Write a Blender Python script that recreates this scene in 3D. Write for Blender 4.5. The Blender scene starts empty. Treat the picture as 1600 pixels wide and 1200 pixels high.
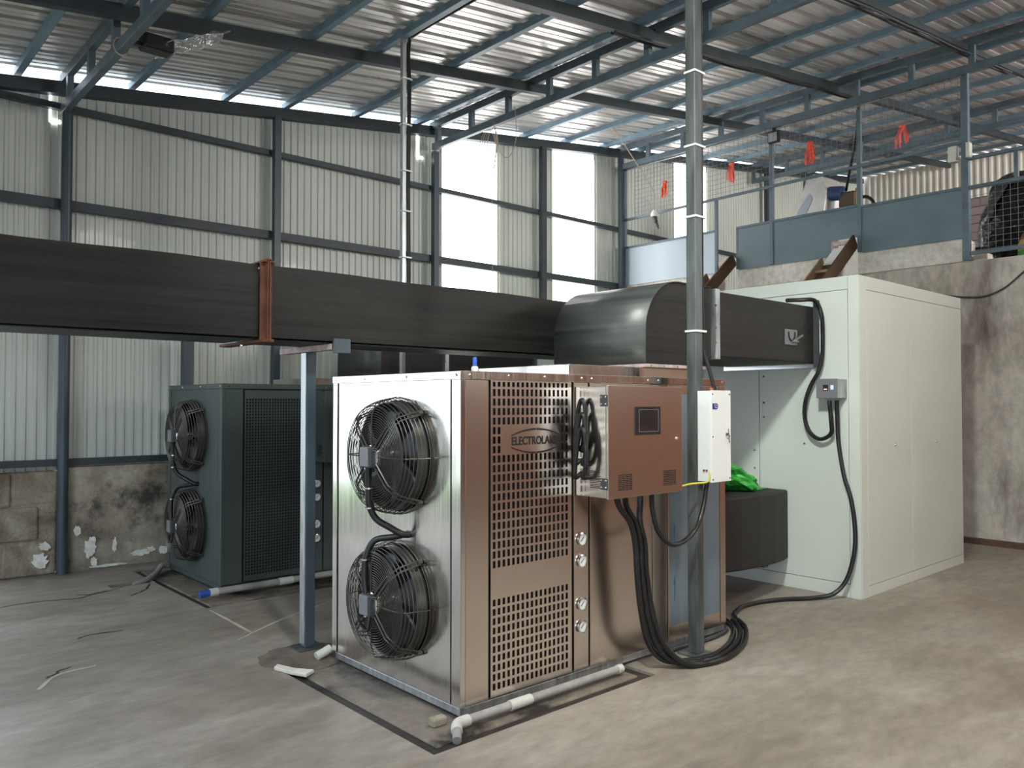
import bpy, bmesh, math, random
from mathutils import Vector, Matrix
random.seed(7)
C = bpy.context.scene.collection
S = bpy.context.scene
PI = math.pi

# ------------------------------------------------------------------ camera, world, lights
cd = bpy.data.cameras.new('camera'); cam = bpy.data.objects.new('camera', cd); C.objects.link(cam)
S.camera = cam
YAW, PITCH = math.radians(48.18), math.radians(1.34)
cam.location = (0, 0, 1.5)
cam.rotation_euler = (PI/2 + PITCH, 0, YAW - PI/2)
cd.sensor_fit = 'HORIZONTAL'; cd.sensor_width = 36; cd.lens = 1251/1600*36
cd.clip_start = 0.05; cd.clip_end = 300

w = bpy.data.worlds.new('World'); S.world = w; w.use_nodes = True
bg = w.node_tree.nodes['Background']
bg.inputs[0].default_value = (0.80, 0.91, 1.0, 1); bg.inputs[1].default_value = 3.0

def area(name, loc, rot, sx, sy, power, col=(1, 1, 1), portal=False):
    l = bpy.data.lights.new(name, 'AREA'); l.shape = 'RECTANGLE'; l.size = sx; l.size_y = sy
    l.energy = power; l.color = col
    if portal: l.cycles.is_portal = True
    o = bpy.data.objects.new(name, l); C.objects.link(o); o.location = loc; o.rotation_euler = rot
    return o
# skylight sheets in the roof (daylight), an added blue fill, the two open doorways (portals for the sky)
kl = area('key_light', (1.5, 1.2, 4.30), (0, 0, 0), 0.35, 0.35, 112, (0.93, 1, 0.92)); kl.data.spread = math.radians(115)  # unseen key source by the roof skylight, aimed; no lamp fixture exists
kl.rotation_euler = Vector((4.56, 2.2, -2.7)).to_track_quat('-Z', 'Y').to_euler()
area('skylight_and_fill_lamp', (4.3, -0.8, 4.62), (0, 0.13, 0), 1.1, 1.4, 80, (1, 0.90, 0.80))
area('skylight_and_fill_lamp', (-2.2, 3.4, 3.8), (0, 0.13, 0), 1.6, 2.2, 190, (0.60, 0.80, 1))  # added blue fill that strengthens the doorway daylight on the left floor
area('mezzanine_opening_lamp', (11.5, -6.5, 4.6), (0, 0, 0), 4, 2.2, 1000, (1, 0.95, 0.88)).rotation_euler = Vector((6.1, 8.5, .3)).to_track_quat('-Z', 'Y').to_euler()
area('doorway_portal', (-0.9, 8.05, 1.75), (-PI/2, 0, 0), 3.8, 3.5, 1, portal=True)
area('doorway_portal', (-6.95, -3.0, 1.6), (0, -PI/2, 0), 3.2, 7.6, 1, portal=True)
area('doorway_portal', (-4.0, -6.95, 1.7), (PI/2, 0, 0), 6, 3.4, 1, portal=True)

vs = S.view_settings
vs.view_transform = 'Standard'; vs.look = 'None'; vs.gamma = 1; vs.use_curve_mapping = False
vs.exposure = 0.15
S.display_settings.display_device = 'sRGB'
S.cycles.max_bounces = 8; S.cycles.diffuse_bounces = 5; S.cycles.glossy_bounces = 5
S.cycles.sample_clamp_indirect = 6

# ------------------------------------------------------------------ materials
def nd(nt, t, **kw):
    n = nt.nodes.new(t)
    for k, v in kw.items():
        if k.startswith('_'): setattr(n, k[1:], v)
        else: n.inputs[k].default_value = v
    return n
def ramp(nt, fac, stops):
    r = nt.nodes.new('ShaderNodeValToRGB'); e = r.color_ramp.elements
    while len(e) < len(stops): e.new(0.5)
    for i, (p, c) in enumerate(stops):
        e[i].position = p; e[i].color = (*c, 1) if len(c) == 3 else c
    nt.links.new(fac, r.inputs[0]); return r
def coords(nt, scale=(1, 1, 1), kind='Object'):
    tc = nt.nodes.new('ShaderNodeTexCoord'); mp = nt.nodes.new('ShaderNodeMapping')
    mp.inputs['Scale'].default_value = scale
    nt.links.new(tc.outputs[kind], mp.inputs[0]); return mp.outputs[0]
def mat(name, col, rough=0.5, metal=0.0, var=0.0, vscale=(3, 3, 3), bump=0.0, bscale=(40, 40, 40), bdist=0.002, rvar=0.0, coat=0.0, detail=5, spec=None):
    m = bpy.data.materials.new(name); m.use_nodes = True; nt = m.node_tree
    p = nt.nodes['Principled BSDF']
    p.inputs['Base Color'].default_value = (*col, 1); p.inputs['Roughness'].default_value = rough
    p.inputs['Metallic'].default_value = metal
    if coat: p.inputs['Coat Weight'].default_value = coat
    if spec is not None: p.inputs['Specular IOR Level'].default_value = spec
    if var or rvar:
        n = nd(nt, 'ShaderNodeTexNoise', Scale=1.0, Detail=detail); nt.links.new(coords(nt, vscale), n.inputs['Vector'])
        if var:
            r = ramp(nt, n.outputs[0], [(0.3, tuple(c*(1-var) for c in col)), (0.7, tuple(min(1, c*(1+var)) for c in col))])
            nt.links.new(r.outputs[0], p.inputs['Base Color'])
        if rvar:
            mr = nt.nodes.new('ShaderNodeMapRange'); mr.inputs[3].default_value = max(0.03, rough-rvar); mr.inputs[4].default_value = rough+rvar
            mr.inputs[1].default_value = 0.3; mr.inputs[2].default_value = 0.7
            nt.links.new(n.outputs[0], mr.inputs[0]); nt.links.new(mr.outputs[0], p.inputs['Roughness'])
    if bump:
        n2 = nd(nt, 'ShaderNodeTexNoise', Scale=1.0, Detail=3); nt.links.new(coords(nt, bscale), n2.inputs['Vector'])
        b = nt.nodes.new('ShaderNodeBump'); b.inputs['Strength'].default_value = bump; b.inputs['Distance'].default_value = bdist
        nt.links.new(n2.outputs[0], b.inputs['Height']); nt.links.new(b.outputs[0], p.inputs['Normal'])
    return m

M = {}
M['blue'] = mat('blue_grey_paint', (0.105, 0.145, 0.175), 0.42, var=0.22, vscale=(6, 6, 6))
M['purlin'] = mat('sky_blue_grey_paint', (0.19, 0.295, 0.37), 0.42, var=0.15, vscale=(6, 6, 6))
M['post'] = mat('dark_blue_paint', (0.05, 0.072, 0.09), 0.4, var=0.25, vscale=(8, 8, 2))
M['beam'] = mat('dark_beam_paint', (0.038, 0.050, 0.058), 0.5, var=0.25, vscale=(3, 9, 9))
M['galv'] = mat('galvanised_steel', (0.42, 0.44, 0.45), 0.38, 0.75, var=0.3, vscale=(30, 30, 5), rvar=0.12)
M['galvpost'] = mat('weathered_galvanised_post', (0.095, 0.105, 0.106), 0.48, 0.3, var=0.55, vscale=(14, 14, 2.5), rvar=0.1)
M['roof'] = mat('galvalume_roof_sheet', (0.84, 0.82, 0.80), 0.34, 0.75, var=0.12, vscale=(0.5, 8, 1), bump=0.5, bscale=(0.5, 45, 8), bdist=0.0035, rvar=0.08)
M['sheet'] = mat('wall_sheet_coating', (0.58, 0.61, 0.565), 0.42, 0.0, var=0.08, vscale=(1.2, 1, 0.7), coat=0.15)
M['sheetwhite'] = mat('white_wall_sheet', (0.75, 0.73, 0.68), 0.45, var=0.05)
M['duct'] = mat('black_duct_insulation', (0.0145, 0.0130, 0.0118), 0.56, var=0.6, vscale=(0.5, 0.5, 18), bump=0.5, bscale=(0.6, 0.6, 20), bdist=0.006, rvar=0.06, spec=0.35)
M['ductgrey'] = mat('grey_black_insulation', (0.062, 0.068, 0.065), 0.4, var=0.35, vscale=(22, .7, 22), bump=0.25, bscale=(30, 2, 40), bdist=0.003, rvar=0.08)
M['drum'] = mat('matt_black_insulation', (0.0145, 0.0132, 0.0122), 0.7, var=0.2, vscale=(20, 20, 60), bump=0.5, bscale=(30, 30, 90), bdist=0.003)
M['rust'] = mat('rusty_angle_iron', (0.13, 0.045, 0.022), 0.75, var=0.5, vscale=(14, 14, 8), bump=0.3)
M['pinkprimer'] = mat('primer_angle_iron', (0.47, 0.36, 0.34), 0.6, var=0.25, vscale=(20, 20, 20))
M['white'] = mat('white_powder_coat', (0.80, 0.81, 0.80), 0.32, var=0.02)
M['panel'] = mat('insulated_panel_white', (0.64, 0.665, 0.62), 0.36, var=0.04, vscale=(1, 1, 1.5), coat=0.2)
M['greenpaint'] = mat('dark_green_grey_paint', (0.060, 0.077, 0.074), 0.45, var=0.12, vscale=(2, 2, 2))
M['greendark'] = mat('dark_interior', (0.012, 0.011, 0.010), 0.7)
M['black'] = mat('black_rubber', (0.011, 0.011, 0.012), 0.38)
M['wire'] = mat('black_guard_wire', (0.10, 0.09, 0.08), 0.33, 0.6)
M['blackgloss'] = mat('glossy_black', (0.006, 0.006, 0.007), 0.22, bump=0.6, bscale=(5, 5, 7), bdist=0.06)
M['grey'] = mat('grey_plastic', (0.17, 0.17, 0.18), 0.5)
M['greydark'] = mat('dark_grey_plastic', (0.05, 0.052, 0.058), 0.5)
M['chrome'] = mat('chrome', (0.78, 0.77, 0.75), 0.16, 1.0)
M['dial'] = mat('dial_white', (0.75, 0.78, 0.78), 0.4)
M['pvc'] = mat('grey_pvc', (0.31, 0.30, 0.285), 0.45, var=0.15, vscale=(12, 12, 12))
M['pvcwhite'] = mat('white_pvc', (0.56, 0.55, 0.51), 0.45, var=0.08)
M['motorblue'] = mat('blue_motor_paint', (0.025, 0.06, 0.17), 0.45)
M['bluecap'] = mat('blue_plastic', (0.02, 0.09, 0.42), 0.4)
M['film'] = mat('blue_protective_film', (0.15, 0.187, 0.222), 0.42, var=0.16, vscale=(5, 5, 2))
M['filmarrow'] = mat('film_print', (0.04, 0.14, 0.24), 0.5)
M['yellow'] = mat('yellow_green_wire', (0.55, 0.50, 0.06), 0.45)
M['green'] = mat('green_plastic_bag', (0.035, 0.36, 0.045), 0.35, var=0.35, vscale=(7, 7, 7), bump=0.5, bscale=(14, 14, 14), bdist=0.03)
M['copper'] = mat('copper_pipe', (0.5, 0.2, 0.09), 0.4, 0.9)
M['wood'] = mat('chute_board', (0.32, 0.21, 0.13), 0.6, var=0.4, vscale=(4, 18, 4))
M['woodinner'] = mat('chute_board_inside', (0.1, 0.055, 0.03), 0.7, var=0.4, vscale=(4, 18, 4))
M['panelblue'] = mat('slate_blue_sheet', (0.13, 0.18, 0.205), 0.42, var=0.14, vscale=(2, 2, 3))
M['panelpale'] = mat('pale_blue_filmed_sheet', (0.42, 0.50, 0.57), 0.4, var=0.06, vscale=(3, 3, 0.6))
M['meshwire'] = mat('mesh_wire', (0.21, 0.21, 0.22), 0.45, 0.4)
M['orange'] = mat('orange_ribbon', (0.75, 0.09, 0.04), 0.5, var=0.35, vscale=(30, 30, 30))
M['pink'] = mat('pink_orange_ribbon', (0.8, 0.13, 0.1), 0.5, var=0.4, vscale=(25, 25, 8))
M['rope'] = mat('beige_wire', (0.48, 0.38, 0.27), 0.6)
M['sackred'] = mat('maroon_sack_band', (0.22, 0.05, 0.04), 0.8)
M['sackyellow'] = mat('yellow_sack', (0.55, 0.42, 0.12), 0.8, var=0.3, vscale=(12, 12, 12))
M['sackgreen'] = mat('green_sack_print', (0.08, 0.3, 0.05), 0.8)
M['sackneck'] = mat('tied_sack_neck', (0.32, 0.24, 0.16), 0.8, var=0.4, vscale=(30, 30, 6))
M['hopper'] = mat('dull_hopper_steel', (0.66, 0.65, 0.63), 0.35, 0.55, var=.15, vscale=(5, 5, 5))
M['steelmotor'] = mat('brown_gearbox', (0.10, 0.075, 0.05), 0.5, 0.4)
M['filmclear'] = mat('crumpled_clear_film', (0.75, 0.77, 0.78), 0.15, 0.6, bump=0.8, bscale=(14, 14, 14), bdist=0.05)
M['screen'] = mat('dark_touch_screen', (0.022, 0.02, 0.022), 0.2, var=0.3, vscale=(9, 9, 9))
M['signblue'] = mat('blue_logo_sticker', (0.015, 0.03, 0.2), 0.4)
M['signwhite'] = mat('white_print', (0.7, 0.72, 0.78), 0.4)
M['cutout'] = mat('stencil_cut_shadow', (0.014, 0.009, 0.007), 0.8)
M['grass'] = mat('grass_bank', (0.13, 0.24, 0.05), 0.9, var=0.4, vscale=(3, 3, 3))
M['earth'] = mat('laterite_brick', (0.46, 0.19, 0.105), 0.85, var=0.3, vscale=(1.5, 1.5, 6))
M['haze'] = mat('pale_far_ground', (0.8, 0.8, 0.78), 0.9)
M['pale'] = mat('pale_bounce_ground', (0.62, 0.60, 0.56), 0.9, var=0.1)  # unseen ground outside, made pale to bounce daylight up to the roof
M['yard'] = mat('yard_ground', (0.15, 0.135, 0.12), 0.9, var=0.15, vscale=(1, 1, 1))

def stainless(name, col, rough, along, warp=0.25, streak=1.0):
    m = bpy.data.materials.new(name); m.use_nodes = True; nt = m.node_tree; L = nt.links
    p = nt.nodes['Principled BSDF']; p.inputs['Metallic'].default_value = 1
    sc = {'z': (160, 160, 2.2), 'x': (2.2, 160, 160)}[along]
    n = nd(nt, 'ShaderNodeTexNoise', Scale=1.0, Detail=2); L.new(coords(nt, sc), n.inputs['Vector'])
    mr = nt.nodes.new('ShaderNodeMapRange'); mr.inputs[1].default_value = .3; mr.inputs[2].default_value = .7
    mr.inputs[3].default_value = rough-.05*streak; mr.inputs[4].default_value = rough+.08*streak
    L.new(n.outputs[0], mr.inputs[0]); L.new(mr.outputs[0], p.inputs['Roughness'])
    n3 = nd(nt, 'ShaderNodeTexNoise', Scale=1.0, Detail=4); L.new(coords(nt, (9, 9, 1.6) if along == 'z' else (1.6, 9, 9)), n3.inputs['Vector'])
    r = ramp(nt, n3.outputs[0], [(0.3, tuple(c*(1-.14*streak) for c in col)), (0.7, col)]); L.new(r.outputs[0], p.inputs['Base Color'])
    n2 = nd(nt, 'ShaderNodeTexNoise', Scale=1.0, Detail=1); L.new(coords(nt, (2.2, 2.2, 2.2)), n2.inputs['Vector'])
    b = nt.nodes.new('ShaderNodeBump'); b.inputs['Strength'].default_value = warp; b.inputs['Distance'].default_value = 0.03
    L.new(n2.outputs[0], b.inputs['Height'])
    b2 = nt.nodes.new('ShaderNodeBump'); b2.inputs['Strength'].default_value = 0.12*streak; b2.inputs['Distance'].default_value = 0.001
    L.new(n.outputs[0], b2.inputs['Height']); L.new(b.outputs[0], b2.inputs['Normal']); L.new(b2.outputs[0], p.inputs['Normal'])
    return m
M['steel'] = stainless('brushed_stainless', (0.74, 0.70, 0.65), 0.17, 'z')
M['steelx'] = stainless('brushed_stainless_face', (0.68, 0.60, 0.53), 0.25, 'z', 0.10, 0.15)

def concrete(name, stops, scale, sx=(1, 1, 1), rough=0.7, bumpd=0.006, stain=None, fine=14):
    m = bpy.data.materials.new(name); m.use_nodes = True; nt = m.node_tree; L = nt.links
    p = nt.nodes['Principled BSDF']
    v = coords(nt, sx)
    n = nd(nt, 'ShaderNodeTexNoise', Scale=scale, Detail=9, Roughness=0.62, Distortion=0.4); L.new(v, n.inputs['Vector'])
    r = ramp(nt, n.outputs[0], stops)
    f = nd(nt, 'ShaderNodeTexNoise', Scale=fine, Detail=6, Roughness=0.7); L.new(v, f.inputs['Vector'])
    fr = ramp(nt, f.outputs[0], [(0.3, (0.72, 0.72, 0.72)), (0.62, (1.06, 1.05, 1.04))])
    mx = nd(nt, 'ShaderNodeMix', _data_type='RGBA', _blend_type='MULTIPLY'); mx.inputs[0].default_value = 1
    L.new(r.outputs[0], mx.inputs[6]); L.new(fr.outputs[0], mx.inputs[7])
    out = mx.outputs[2]
    if stain:
        s = nd(nt, 'ShaderNodeTexNoise', Scale=stain[1], Detail=7, Roughness=0.65); L.new(coords(nt, stain[2]), s.inputs['Vector'])
        sr = ramp(nt, s.outputs[0], [(stain[3], (0, 0, 0)), (stain[4], (1, 1, 1))])
        m2 = nd(nt, 'ShaderNodeMix', _data_type='RGBA'); L.new(sr.outputs[0], m2.inputs[0]); L.new(out, m2.inputs[6])
        m2.inputs[7].default_value = (*stain[0], 1); out = m2.outputs[2]
    L.new(out, p.inputs['Base Color'])
    mr = nt.nodes.new('ShaderNodeMapRange'); mr.inputs[3].default_value = rough-.12; mr.inputs[4].default_value = rough+.12
    L.new(n.outputs[0], mr.inputs[0]); L.new(mr.outputs[0], p.inputs['Roughness'])
    b = nt.nodes.new('ShaderNodeBump'); b.inputs['Strength'].default_value = 0.35; b.inputs['Distance'].default_value = bumpd
    L.new(f.outputs[0], b.inputs['Height']); L.new(b.outputs[0], p.inputs['Normal'])
    return m
def streaks(m, ang, col, lo, hi):
    nt = m.node_tree; p = nt.nodes['Principled BSDF']; src = p.inputs['Base Color'].links[0].from_socket
    tc = nt.nodes.new('ShaderNodeTexCoord'); mp = nt.nodes.new('ShaderNodeMapping'); mp.vector_type = 'TEXTURE'
    mp.inputs['Rotation'].default_value = (0, 0, ang); mp.inputs['Scale'].default_value = (1.6, .16, 1)
    nt.links.new(tc.outputs['Object'], mp.inputs[0])
    n = nd(nt, 'ShaderNodeTexNoise', Scale=1.0, Detail=6, Roughness=.6); nt.links.new(mp.outputs[0], n.inputs['Vector'])
    r = ramp(nt, n.outputs[0], [(lo, (0, 0, 0)), (hi, (.36, .36, .36))])
    mx = nd(nt, 'ShaderNodeMix', _data_type='RGBA'); nt.links.new(r.outputs[0], mx.inputs[0]); nt.links.new(src, mx.inputs[6]); mx.inputs[7].default_value = (*col, 1)
    nt.links.new(mx.outputs[2], p.inputs['Base Color'])
M['floor'] = concrete('concrete_floor', [(0.25, (0.205, 0.172, 0.140)), (0.48, (0.295, 0.256, 0.216)), (0.75, (0.41, 0.375, 0.335))], 1.1, (0.75, 1.7, 1), 0.5, 0.004,
                      ((0.2, 0.17, 0.14), 0.9, (0.9, 1.6, 1), 0.56, 0.85), fine=7)
streaks(M['floor'], math.radians(28), (0.17, 0.145, 0.125), .55, .72)
M['pit'] = concrete('wet_concrete_slab', [(0.3, (0.13, 0.105, 0.085)), (0.7, (0.29, 0.245, 0.205))], 2.5, (1, 1, 1), 0.55, 0.01, ((0.02, 0.016, 0.013), 2.0, (1, 1, 1), 0.5, 0.62))
M['wet'] = concrete('dark_dirt_joint', [(0.3, (0.010, 0.008, 0.007)), (0.7, (0.045, 0.036, 0.03))], 6, (1, 1, 1), 0.6, 0.02)
M['mound'] = concrete('damp_cement', [(0.3, (0.085, 0.063, 0.048)), (0.7, (0.19, 0.15, 0.12))], 4, (1, 1, 1), 0.85, 0.01)
M['retain'] = concrete('stained_retaining_wall', [(0.28, (0.28, 0.235, 0.195)), (0.5, (0.50, 0.45, 0.395)), (0.72, (0.68, 0.64, 0.58))], 1.6, (1, 1, 0.6), 0.85, 0.012,
                       ((0.12, 0.09, 0.075), 1.4, (1, 1.6, 0.5), 0.5, 0.75))
M['plaster'] = concrete('pale_plaster_band', [(0.3, (0.56, 0.52, 0.46)), (0.7, (0.80, 0.77, 0.71))], 2, (1, 1, 1), 0.85, 0.006)
M['plinth'] = concrete('stained_plinth_render', [(0.3, (0.17, 0.135, 0.10)), (0.5, (0.35, 0.305, 0.24)), (0.70, (0.52, 0.48, 0.40))], 2.2, (1, 1, 1), 0.9, 0.015,
                       ((0.06, 0.05, 0.042), 2.6, (1, 1, 1), 0.53, 0.66))
M['block'] = concrete('rough_concrete_block', [(0.3, (0.13, 0.09, 0.06)), (0.5, (0.30, 0.255, 0.195)), (0.70, (0.48, 0.44, 0.36))], 3, (1, 1, 1), 0.95, 0.05, fine=45)
M['lime'] = mat('lime_patch', (0.88, 0.85, 0.78), 0.9, var=0.2, vscale=(20, 20, 20))
M['lime2'] = mat('pale_screed', (0.50, 0.46, 0.40), 0.8, var=.2, vscale=(6, 6, 6))
def brickmat():
    m = bpy.data.materials.new('mauve_brick'); m.use_nodes = True; nt = m.node_tree
    p = nt.nodes['Principled BSDF']; p.inputs['Roughness'].default_value = 0.9
    tc = nt.nodes.new('ShaderNodeTexCoord'); sp = nt.nodes.new('ShaderNodeSeparateXYZ'); cb = nt.nodes.new('ShaderNodeCombineXYZ')
    nt.links.new(tc.outputs['Object'], sp.inputs[0]); nt.links.new(sp.outputs[1], cb.inputs[0]); nt.links.new(sp.outputs[2], cb.inputs[1])
    b = nd(nt, 'ShaderNodeTexBrick', Scale=1.0); b.inputs['Brick Width'].default_value = 0.45; b.inputs['Row Height'].default_value = 0.17; b.inputs['Mortar Size'].default_value = 0.012
    b.inputs['Color1'].default_value = (0.33, 0.24, 0.26, 1); b.inputs['Color2'].default_value = (0.26, 0.19, 0.21, 1); b.inputs['Mortar'].default_value = (0.10, 0.08, 0.09, 1)
    nt.links.new(cb.outputs[0], b.inputs['Vector']); nt.links.new(b.outputs[0], p.inputs['Base Color'])
    return m
M['brick'] = brickmat()
def emit(name, col, st):
    m = bpy.data.materials.new(name); m.use_nodes = True; p = m.node_tree.nodes['Principled BSDF']
    p.inputs['Base Color'].default_value = (.8, .8, .8, 1); p.inputs['Emission Color'].default_value = (*col, 1); p.inputs['Emission Strength'].default_value = st
    return m
M['daylight'] = emit('daylit_translucent_sheet', (1, 0.985, 0.97), 5.0)
M['led'] = emit('orange_led', (1, 0.25, 0.05), 1.2)
M['ledblue'] = emit('blue_led_button', (0.03, 0.2, 0.9), 0.5)

# ------------------------------------------------------------------ mesh helpers
WL = {}
class MB:
    def __init__(s): s.v = []; s.f = []
    def add(s, v, f):
        n = len(s.v); s.v += [tuple(p) for p in v]; s.f += [tuple(i+n for i in q) for q in f]; return s
    def box(s, x0, x1, y0, y1, z0, z1):
        return s.add([(x0,y0,z0),(x1,y0,z0),(x1,y1,z0),(x0,y1,z0),(x0,y0,z1),(x1,y0,z1),(x1,y1,z1),(x0,y1,z1)],
                     [(0,3,2,1),(4,5,6,7),(0,1,5,4),(1,2,6,5),(2,3,7,6),(3,0,4,7)])
    def bar(s, p0, p1, a, b, up=(0, 0, 1)):
        # rectangular bar from p0 to p1, width a sideways, b along up
        p0, p1 = Vector(p0), Vector(p1); d = (p1-p0).normalized(); up = Vector(up)
        sd = d.cross(up).normalized()*a/2; u = sd.cross(d).normalized()*b/2
        v = [p+i*sd+j*u for p in (p0, p1) for i, j in ((-1,-1),(1,-1),(1,1),(-1,1))]
        return s.add(v, [(0,1,2,3),(7,6,5,4),(0,4,5,1),(1,5,6,2),(2,6,7,3),(3,7,4,0)])
    def tube(s, pts, r, n=8, closed=False, cap=True):
        pts = [Vector(p) for p in pts]; m = len(pts); rings = []
        rr = r if isinstance(r, (list, tuple)) else [r]*m
        t0 = (pts[1]-pts[0]).normalized()
        a = t0.orthogonal().normalized()
        for i, p in enumerate(pts):
            if closed: t = (pts[(i+1) % m]-pts[i-1]).normalized()
            else: t = (pts[min(i+1, m-1)]-pts[max(i-1, 0)]).normalized()
            a = (a-t*a.dot(t)).normalized(); b = t.cross(a)
            rings.append([p+(a*math.cos(k*2*PI/n)+b*math.sin(k*2*PI/n))*rr[i] for k in range(n)])
        v = [q for g in rings for q in g]; f = []
        for i in range(m if closed else m-1):
            j = (i+1) % m
            for k in range(n): f.append((i*n+k, i*n+(k+1) % n, j*n+(k+1) % n, j*n+k))
        if cap and not closed:
            f.append(tuple(range(n))[::-1]); f.append(tuple((m-1)*n+k for k in range(n)))
        return s.add(v, f)
    def cyl(s, p0, p1, r, n=16, r1=None): return s.tube([p0, p1], [r, r if r1 is None else r1], n)
    def lathe(s, prof, c, axis, n=32, close=False):
        # prof: (radius, distance along axis)
        ax = Vector(axis).normalized(); a = ax.orthogonal().normalized(); b = ax.cross(a); c = Vector(c); v = []; f = []
        for (r, h) in prof: v += [c+ax*h+(a*math.cos(k*2*PI/n)+b*math.sin(k*2*PI/n))*r for k in range(n)]
        for i in range(len(prof)-1):
            for k in range(n): f.append((i*n+k, i*n+(k+1) % n, (i+1)*n+(k+1) % n, (i+1)*n+k))
        return s.add(v, f)
    def prism(s, poly, lo, hi, axis='z'):
        # poly 2D extruded along axis; axes order: z->(x,y), y->(x,z), x->(y,z)
        def P(a, b, h): return {'z': (a, b, h), 'y': (a, h, b), 'x': (h, a, b)}[axis]
        n = len(poly); v = [P(a, b, lo) for a, b in poly]+[P(a, b, hi) for a, b in poly]
        f = [tuple(range(n))[::-1], tuple(range(n, 2*n))]+[(i, (i+1) % n, n+(i+1) % n, n+i) for i in range(n)]
        return s.add(v, f)
    def build(s, name, m, parent=None, loc=None, smooth=False, bevel=0.0, solid=0.0, seg=2):
        base = Vector(WL[parent.name]) if parent else Vector(loc if loc else (0, 0, 0))
        me = bpy.data.meshes.new(name); me.from_pydata([Vector(p)-base for p in s.v], [], s.f); me.update()
        bm = bmesh.new(); bm.from_mesh(me); bmesh.ops.recalc_face_normals(bm, faces=bm.faces); bm.to_mesh(me); bm.free()
        me.materials.append(m)
        if smooth:
            for p in me.polygons: p.use_smooth = True
            try: me.set_sharp_from_angle(angle=math.radians(40))
            except Exception: pass
        o = bpy.data.objects.new(name, me); C.objects.link(o); WL[o.name] = tuple(base)
        if parent: o.parent = parent
        else: o.location = base
        if solid:
            k = o.modifiers.new('thick', 'SOLIDIFY'); k.thickness = solid; k.offset = 0
        if bevel:
            k = o.modifiers.new('edge', 'BEVEL'); k.width = bevel; k.segments = seg; k.limit_method = 'ANGLE'; k.angle_limit = math.radians(40)
        return o
def thing(name, label, cat, loc, group=None):
    o = bpy.data.objects.new(name, None); C.objects.link(o); o.location = loc; o.empty_display_size = 0.1; WL[o.name] = tuple(loc)
    return tag(o, label, cat, group)
def tag(o, label, cat, group=None, kind=None):
    o['label'] = label; o['category'] = cat
    if group: o['group'] = group
    if kind: o['kind'] = kind
    return o
def struct(o): o['kind'] = 'structure'; return o
def spline(pts, n=8):
    pts = [Vector(p) for p in pts]; q = [pts[0]*2-pts[1]]+pts+[pts[-1]*2-pts[-2]]; out = []
    for i in range(1, len(q)-2):
        a, b, c, d = q[i-1:i+3]
        for k in range(n):
            t = k/n; out.append(0.5*((2*b)+(c-a)*t+(2*a-5*b+4*c-d)*t*t+(3*b-a-3*c+d)*t**3))
    return out+[pts[-1]]
def text_mb(txt, size, origin, ux, uz, depth=0.002, sx=1.0, width=0):
    cu = bpy.data.curves.new('t', 'FONT'); cu.body = txt; cu.size = size; cu.align_x = 'CENTER'; cu.align_y = 'CENTER'
    cu.extrude = depth/2; cu.offset = size*0.025
    o = bpy.data.objects.new('t', cu); C.objects.link(o)
    me = bpy.data.meshes.new_from_object(o.evaluated_get(bpy.context.evaluated_depsgraph_get()))
    if width: sx = width/(max(v.co.x for v in me.vertices)-min(v.co.x for v in me.vertices))
    mb = MB(); ux, uz, og = Vector(ux), Vector(uz), Vector(origin); nn = ux.cross(uz)
    mb.add([og+ux*v.co.x*sx+uz*v.co.y+nn*v.co.z for v in me.vertices], [tuple(p.vertices) for p in me.polygons])
    bpy.data.objects.remove(o); bpy.data.curves.remove(cu); bpy.data.meshes.remove(me)
    return mb
def pb(x): return 4.155+0.128*x      # underside of the purlins

# ------------------------------------------------------------------ the setting
def grid_floor(xs, ys, skip, z):
    mb = MB()
    for i in range(len(xs)-1):
        for j in range(len(ys)-1):
            if (i, j) in skip: continue
            mb.add([(xs[i],ys[j],z),(xs[i+1],ys[j],z),(xs[i+1],ys[j+1],z),(xs[i],ys[j+1],z)], [(0,1,2,3)])
    return mb
# floor with two shallow sumps and a little trench
xs = [-7, 1.93, 2.05, 2.26, 3.56, 4.95, 9.47]; ys = [-7, 2.79, 4.36, 5.87, 7.02, 7.14, 7.62, 8.0]
skip = {(2,1),(3,1),(3,3),(4,3),(3,4),(4,4),(3,5),(4,5),(1,4),(2,4)}
fl = grid_floor(xs, ys, skip, 0)
for (x0, x1, y0, y1) in ((2.05, 3.56, 2.79, 4.36), (2.26, 4.95, 5.87, 7.62), (1.93, 2.27, 7.02, 7.14)):
    for a, b in (((x0,y0),(x1,y0)),((x1,y0),(x1,y1)),((x1,y1),(x0,y1)),((x0,y1),(x0,y0))):
        fl.add([(*a,0),(*b,0),(*b,-.12),(*a,-.12)], [(0,1,2,3)])
struct(fl.build('floor', M['floor']))
sl = MB()
for (x0, x1, y0, y1, zt) in ((2.118, 3.50, 2.858, 4.32, -.006), (2.32, 4.90, 5.94, 7.58, -.008)):
    sl.box(x0, x1, y0, y1, zt-.06, zt)
struct(sl.build('floor_slab', M['pit'], bevel=0.015))
dr = MB()
dr.box(2.05, 3.56, 2.79, 4.36, -.14, -.016).box(2.26, 4.95, 5.87, 7.62, -.14, -.018).box(1.93, 2.25, 7.02, 7.14, -.14, -.03)
struct(dr.build('floor_joint', M['wet']))

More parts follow.
